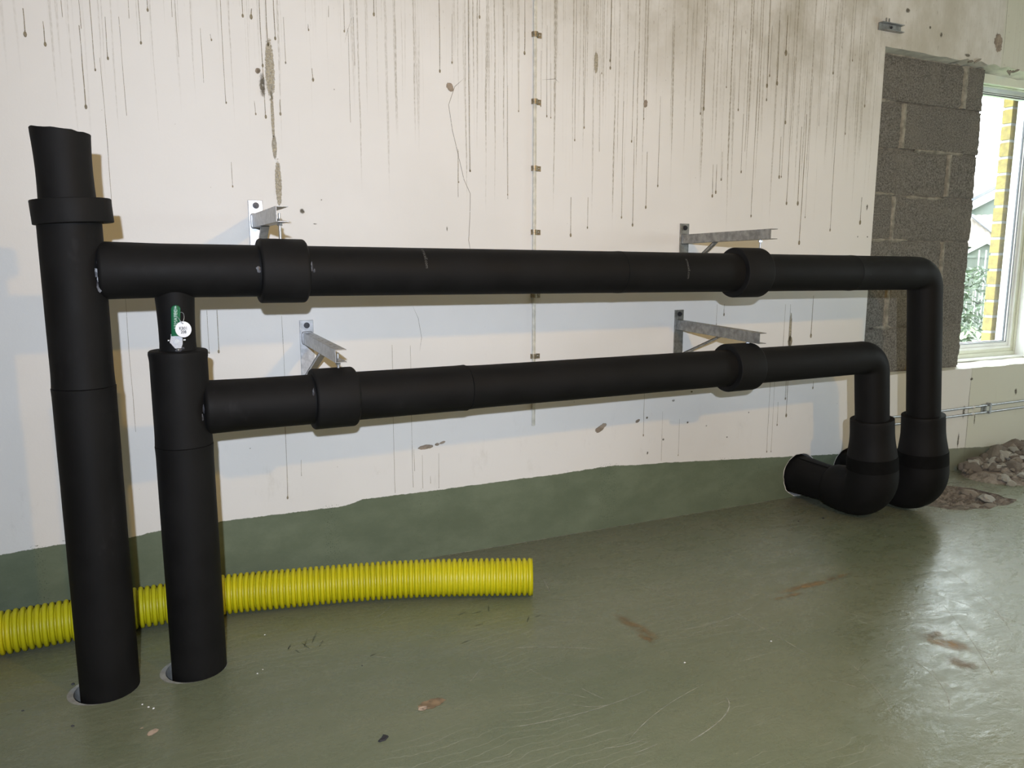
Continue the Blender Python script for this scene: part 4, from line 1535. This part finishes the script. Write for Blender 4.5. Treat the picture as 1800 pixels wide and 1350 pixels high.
rc = random.Random(21)
metas = [chunk('rubble_chunk', (1, 1, 1), k, M[('rubble', 'rubble_dark', 'rubble_pale')[k % 3]]) for k in range(9)]
spots = []
# (x, y, size, kind, description); hand-placed large ones first
hand = [(4.83, 3.20, .030, 0, 'small long chunk at the left tip of the rubble heap'), (4.90, 3.13, .032, 2, 'rounded chunk low at the left front of the rubble heap'),
        (4.93, 3.22, .040, 0, 'grey chunk near the left end of the rubble heap'), (5.02, 3.03, .045, 1, 'brown chunk at the front left edge of the rubble heap'),
        (5.00, 3.26, .045, 1, 'brown chunk against the wall at the left of the rubble heap'), (5.13, 3.08, .060, 2, 'pale flat plate of plaster in the rubble heap'),
        (5.16, 3.24, .085, 1, 'long brown slab fragment lying across the rubble heap'), (5.18, 2.96, .055, 0, 'grey chunk at the front middle of the rubble heap'),
        (5.33, 3.08, .085, 2, 'large pale chunk in the middle of the rubble heap'), (5.36, 2.92, .060, 1, 'reddish chunk at the front right of the rubble heap'),
        (5.36, 3.25, .075, 1, 'dark chunk high on the rubble heap against the wall'), (5.52, 3.22, .070, 1, 'dark brown chunk at the top of the rubble heap'), (5.5, 3.0, .065, 2, 'pale chunk right of the middle of the rubble heap')]
ng = 0
for i, (x, y, s, k, d) in enumerate(hand):
    spots.append((x, y, s, k, d))
for i in range(150):
    while True:
        x, y = rc.uniform(4.82, 6.1), rc.uniform(2.84, 3.30)
        h = heap_h(x, y)
        if h > .004:
            break
    spots.append((x, y, rc.choice([.018, .024, .030, .038, .048]), rc.randrange(3), None))
for (x, y) in ((4.86, 2.97), (4.95, 2.93), (4.92, 3.04), (5.06, 2.9), (4.98, 2.98)):
    spots.append((x, y, .014, rc.randrange(3), None))
for i, (x, y, s, k, d) in enumerate(spots):
    me = metas[(i % 3) * 3 + k]
    o = bpy.data.objects.new('rubble_chunk', me)
    COL.objects.link(o)
    el = 1.45 if 'long' in (d or '') else rc.uniform(.9, 1.3)
    zf = .28 if d and 'plate' in d else rc.uniform(.55, .8)
    o.scale = (s * el, s * rc.uniform(.7, 1.0), s * zf)
    o.rotation_euler = (rc.uniform(-.35, .35), rc.uniform(-.35, .35), rc.uniform(0, 6.28) if 'long' not in (d or '') else .2)
    hz = max(0, heap_h(x, y) - .004)
    o.location = (x, y, hz + s * zf * .62)
    if d:
        tag(o, d, 'rubble', 'broken chunks in the rubble heap')
    else:
        tone = ('grey', 'brown', 'pale')[k]
        big = 'medium' if s > .032 else 'small'
        where = 'at the front edge of' if y < 2.98 else 'against the wall in' if y > 3.2 else 'at the left end of' if x < 5.1 else 'on the right side of' if x > 5.6 else 'in the middle of'
        tag(o, '%s %s chunk %s the rubble heap' % (big, tone, where), 'rubble', '%s %s chunks %s the heap' % (big, tone, where))

# pit filling: loose earth with stones
g = Geo()
n = 120
vs, idx = [], {}
xs = [3.98 + (4.64 - 3.98) * i / n for i in range(n + 1)]
ys = [2.68 + (3.22 - 2.68) * j / n for j in range(n + 1)]


def inside(x, y, poly):
    c = False
    j = len(poly) - 1
    for i in range(len(poly)):
        xi, yi = poly[i]
        xj, yj = poly[j]
        if (yi > y) != (yj > y) and x < (xj - xi) * (y - yi) / (yj - yi) + xi:
            c = not c
        j = i
    return c


def dist_edge(x, y, poly):
    best = 9
    for i in range(len(poly)):
        a, b = Vector(poly[i - 1]), Vector(poly[i])
        p = Vector((x, y))
        t = max(0, min(1, (p - a).dot(b - a) / (b - a).length_squared))
        best = min(best, (p - a.lerp(b, t)).length)
    return best


for j in range(n + 1):
    for i in range(n + 1):
        x, y = xs[i], ys[j]
        ins = inside(x, y, PIT)
        e = dist_edge(x, y, PIT)
        if ins or e < .02:
            dd = min(e, .12) if ins else -e
            z = -.008 - .22 * max(0, dd) + .024 * noise.noise((x * 14, y * 14, 0)) + .016 * noise.noise((x * 42, y * 42, 0)) + .007 * noise.noise((x * 110, y * 110, 0))
            z += .03 * max(0, 1 - abs(x - 4.12) / .15)
            idx[(i, j)] = len(vs)
            vs.append((x, y, min(z, -.002)))
fs = []
for j in range(n):
    for i in range(n):
        q = [(i, j), (i + 1, j), (i + 1, j + 1), (i, j + 1)]
        if all(k in idx for k in q):
            fs.append(tuple(idx[k] for k in q))
g.add(vs, fs, 0)
o = g.build('loose_earth', M['earth'], smooth=True)
tag(o, 'brown earth and gravel filling the hole broken in the floor beside the right pipe', 'earth', kind='stuff')
for i, (x, y, s, k, d) in enumerate(((4.50, 2.86, .050, 2, 'pale broken concrete piece at the right end of the floor pit'), (4.36, 2.76, .036, 0, 'grey stone in the front of the floor pit'),
                                     (4.28, 2.80, .030, 0, 'small stone lying in the middle of the floor pit'), (4.60, 2.80, .020, 2, 'small pale chip at the right tip of the floor pit'), (4.52, 2.97, .040, 0, 'flat stone along the back edge of the floor pit'))):
    o = bpy.data.objects.new('stone', metas[(i % 3) * 3 + k])
    COL.objects.link(o)
    o.scale = (s * 1.3, s, s * .5)
    o.rotation_euler = (.1, .2, i * 1.3)
    o.location = (x, y, -.012)
    tag(o, d, 'stone')

# dark chip on the floor in front
g = Geo()
P = [(-.018, -.008), (-.013, -.013), (.004, -.012), (.018, .002), (.012, .013), (.005, .016), (-.004, .004)]
n = len(P)
g.add([(x, y, .0) for x, y in P] + [(x * .9, y * .9, .0035 + .0015 * (i % 2)) for i, (x, y) in enumerate(P)],
      [tuple(reversed(range(n))), tuple(range(n, 2 * n))] + [(i, (i + 1) % n, n + (i + 1) % n, n + i) for i in range(n)], 0, Matrix.Translation((.533, 2.059, .0008)))
o = g.build('foam_scrap', M['ink'], bevel=.0006)
tag(o, 'small dark grey scrap lying on the green floor in the foreground', 'scrap')
# crumbs
rc = random.Random(4)
crumbs = [(-.085, 2.52, 'white', .004), (-.10, 2.535, 'white', .0035), (-.118, 2.56, 'white', .003), (-.33, 2.79, 'dark', .006), (-.46, 2.68, 'dark', .004), (-.31, 2.52, 'dark', .005), (.24, 2.60, 'white', .003), (.26, 2.62, 'white', .0025),
          (.58, 2.5, 'dark', .003), (3.28, 2.98, 'dark', .008), (1.62, 2.04, 'white', .004), (2.01, 2.03, 'white', .004), (.30, 2.88, 'white', .003), (3.12, 3.0, 'dark', .006)]
for i, (x, y, c, s) in enumerate(crumbs):
    me = chunk('crumb', (s, s * .8, s * .5), i + 40, M['white_plastic'] if c == 'white' else M['ink'])
    o = bpy.data.objects.new('crumb', me)
    COL.objects.link(o)
    o.location = (x, y, s * .33)
    wh = 'near the foot of the leftmost riser' if x < -.05 else 'just right of the second riser' if x < 1 else 'in the middle of the open floor' if x < 2.5 else 'near the wall elbow at right'
    tag(o, 'tiny %s crumb on the green floor %s' % (c, wh), 'crumb', '%s crumbs %s' % (c, wh))

# ------------------------------------------------------------------ outside the window
M['grass'] = simple('grass', (0.08, 0.11, 0.045), 0.9, 0, 0.3, 3)
M['leaf'] = simple('leaf_green', (0.045, 0.072, 0.036), 0.5, 0, 0.35, 7)
M['leaf2'] = simple('leaf_pale', (0.10, 0.14, 0.085), 0.5, 0, 0.3, 7)
M['ybrick'] = simple('yellow_brick', (0.20, 0.15, 0.035), 0.8, 0, 0.25, 22, 0.3)
M['ymortar'] = simple('pale_mortar', (0.30, 0.30, 0.29), 0.9, 0, 0.1, 30)
M['tile'] = simple('clay_tile', (0.10, 0.082, 0.066), 0.8, 0, 0.2, 4)
M['house'] = simple('house_render', (0.065, 0.078, 0.066), 0.8, 0, 0.08, 1)
M['white_wood'] = simple('white_wood', (0.30, 0.31, 0.31), 0.6, 0, 0.05, 3)
M['grey_wood'] = simple('grey_wood', (0.065, 0.075, 0.062), 0.8, 0, 0.15, 3)

o = Geo().box((-40, 3.9, -.12), (140, 140, -.02)).build('ground', M['grass'])
tag(o, kind='structure')

# facade brick return at the right of the window
g = Geo()
z = .30
i = 0
while z < 3.4:
    off = .012 if i % 2 else 0.0
    for (x0, x1) in ((5.765, 5.90 - off * 3), (5.915 - off * 3, 6.14), (6.155, 6.38)):
        g.box((x0, 3.762, z), (x1, 3.835, z + .098), 0)
    z += .117
    i += 1
g.box((5.772, 3.767, .28), (6.37, 3.828, 3.4), 1)
o = g.build('wall_outside', [M['ybrick'], M['ymortar']], bevel=.002)
tag(o, kind='structure')

# the view direction across the garden: local u runs right, v runs away from the building
OUT = Matrix(((0.553, 0.833, 0, 0), (-0.833, 0.553, 0, 0), (0, 0, 1, 0), (0, 0, 0, 1)))


def outside(name, label, cat, u, v, ang=0.0):
    o = thing(name, label, cat, tuple(OUT @ Vector((u, v, -.1))))
    return o


def slab(g, p0, p1, h, y0, y1, mi=0):
    """board following the line p0->p1 in the uz plane, dropping h"""
    (xa, za), (xb, zb) = p0, p1
    vs = [(xa, y0, za - h), (xb, y0, zb - h), (xb, y1, zb - h), (xa, y1, za - h), (xa, y0, za), (xb, y0, zb), (xb, y1, zb), (xa, y1, za)]
    g.add(vs, [(0, 3, 2, 1), (4, 5, 6, 7), (0, 1, 5, 4), (1, 2, 6, 5), (2, 3, 7, 6), (3, 0, 4, 7)], mi, OUT)


def gable(g, u0, ur, u1, z0, zr, v0, v1, mi=0):
    vs = [(u0, v0, -.1), (u1, v0, -.1), (u1, v0, z0), (ur, v0, zr), (u0, v0, z0), (u0, v1, -.1), (u1, v1, -.1), (u1, v1, z0), (ur, v1, zr), (u0, v1, z0)]
    g.add(vs, [(0, 1, 2, 3, 4), (9, 8, 7, 6, 5), (0, 4, 9, 5), (4, 3, 8, 9), (3, 2, 7, 8), (1, 6, 7, 2)], mi, OUT)


hs = outside('neighbour_house', 'large neighbour house beyond the window with a wide sloping white gable board', 'house', 4, 80)
g = Geo()
gable(g, -4.6, 5.4, 15.4, 4.55, 10.1, 80.3, 92)
g.build('gable_wall', M['house'], hs)
g = Geo()
slab(g, (-5.6, 4.50), (5.4, 10.72), .80, 79.8, 80.28)
slab(g, (5.4, 10.72), (16.4, 4.50), .80, 79.8, 80.28)
g.build('bargeboard', M['white_wood'], hs)
g = Geo()
slab(g, (-5.7, 4.70), (5.4, 11.0), .26, 79.7, 92)
slab(g, (5.4, 11.0), (16.5, 4.70), .26, 79.7, 92)
g.build('roof_edge', M['gasket'], hs)

hs = outside('neighbour_house', 'low neighbour house with a clay tiled roof, seen below the large gable through the window', 'house', 0, 60)
g = Geo()
nxr, nyr = 240, 60
vs = []
for j in range(nyr + 1):
    for i in range(nxr + 1):
        x = -5 + 10 * i / nxr
        tt = j / nyr
        vs.append((x, 58.5 + 4.5 * tt, 2.35 + 2.2 * tt + .05 * abs(math.sin(x * 9)) + .10 * ((j % 5) / 5)))
g.add(vs, [(j * (nxr + 1) + i, j * (nxr + 1) + i + 1, (j + 1) * (nxr + 1) + i + 1, (j + 1) * (nxr + 1) + i) for j in range(nyr) for i in range(nxr)], 0, OUT)
g.build('tiled_roof', M['tile'], hs)
g = Geo()
g.sweep([tuple(OUT @ Vector(q)) for q in ((-1.25, 62.3, 4.55), (-.72, 61.4, 4.05), (.0, 60.2, 3.40), (.75, 58.9, 2.72))], [.11] * 4, seg=10)
g.build('hip_strip', M['gasket'], hs, smooth=True)
g = Geo()
g.box((-4.6, 59.2, -.1), (4.6, 63, 2.45), 0, OUT)
g.build('lower_wall', M['house'], hs)

sh = outside('garden_shed', 'small shed with a white gable, seen through the window just above the fence', 'shed', -.16, 45)
g = Geo()
gable(g, -.95, -.164, .62, 1.98, 2.36, 45.2, 47)
g.build('shed_wall', M['grey_wood'], sh)
g = Geo()
slab(g, (-1.1, 1.93), (-.164, 2.50), .19, 44.9, 47.1)
slab(g, (-.164, 2.50), (.77, 1.93), .19, 44.9, 47.1)
g.build('roof_board', M['white_wood'], sh)

f = outside('garden_fence', 'pale wooden garden fence with white posts beyond the hedge, seen through the window', 'fence', 0, 20)
g = Geo()
x = -3.0
k = 0
while x < 3:
    g.box((x, 20.0, -.1), (x + .10, 20.03, 1.50 + .04 * (k % 2)), 0, OUT)
    x += .115
    k += 1
g.build('fence_board', M['grey_wood'], f)
for x in (-.75, -.203, -.074, .40, .9):
    Geo().box((x - .014, 19.93, -.1), (x + .014, 19.96, 1.66), 0, OUT).build('post', M['white_wood'], f)
Geo().box((-3, 19.96, 1.50), (3, 20.0, 1.55), 0, OUT).build('rail', M['grey_wood'], f)

rl = random.Random(9)
hd = outside('hedge', 'leafy green hedge growing in the garden outside the window', 'hedge', 0, 9.7)
g = Geo()
for i in range(4600):
    x, y = rl.uniform(-1.6, 1.2), rl.uniform(9.4, 10.1)
    top = 1.34 + .10 * noise.noise((x * 3, y * 2, 0))
    z = top - 1.4 * rl.random() ** 1.3
    s = rl.uniform(.03, .06)
    a, b = rl.uniform(0, 6.28), rl.uniform(-.9, .9)
    u = Vector((math.cos(a) * math.cos(b), math.sin(a) * math.cos(b), math.sin(b)))
    v = u.orthogonal().normalized()
    v = (v * math.cos(a * 3) + u.cross(v) * math.sin(a * 3)) * .38
    c = OUT @ Vector((x, y, z))
    nn_ = u.cross(v).normalized() * .12
    g.add([tuple(c - u * s), tuple(c + v * s), tuple(c + u * s), tuple(c - v * s), tuple(c + nn_ * s)], [(0, 1, 4), (1, 2, 4), (2, 3, 4), (3, 0, 4)], 1 if rl.random() < .45 else 0)
g.build('foliage', [M['leaf'], M['leaf2']], hd)
g = Geo()
for i in range(26):
    x, y = rl.uniform(-1.5, 1.1), rl.uniform(9.6, 9.9)
    g.sweep([tuple(OUT @ Vector(q)) for q in ((x, y, -.1), (x + rl.uniform(-.08, .08), y, .5), (x + rl.uniform(-.15, .15), y, 1.1))], [.012, .009, .004], seg=6)
g.build('stem', M['grey_wood'], hd)
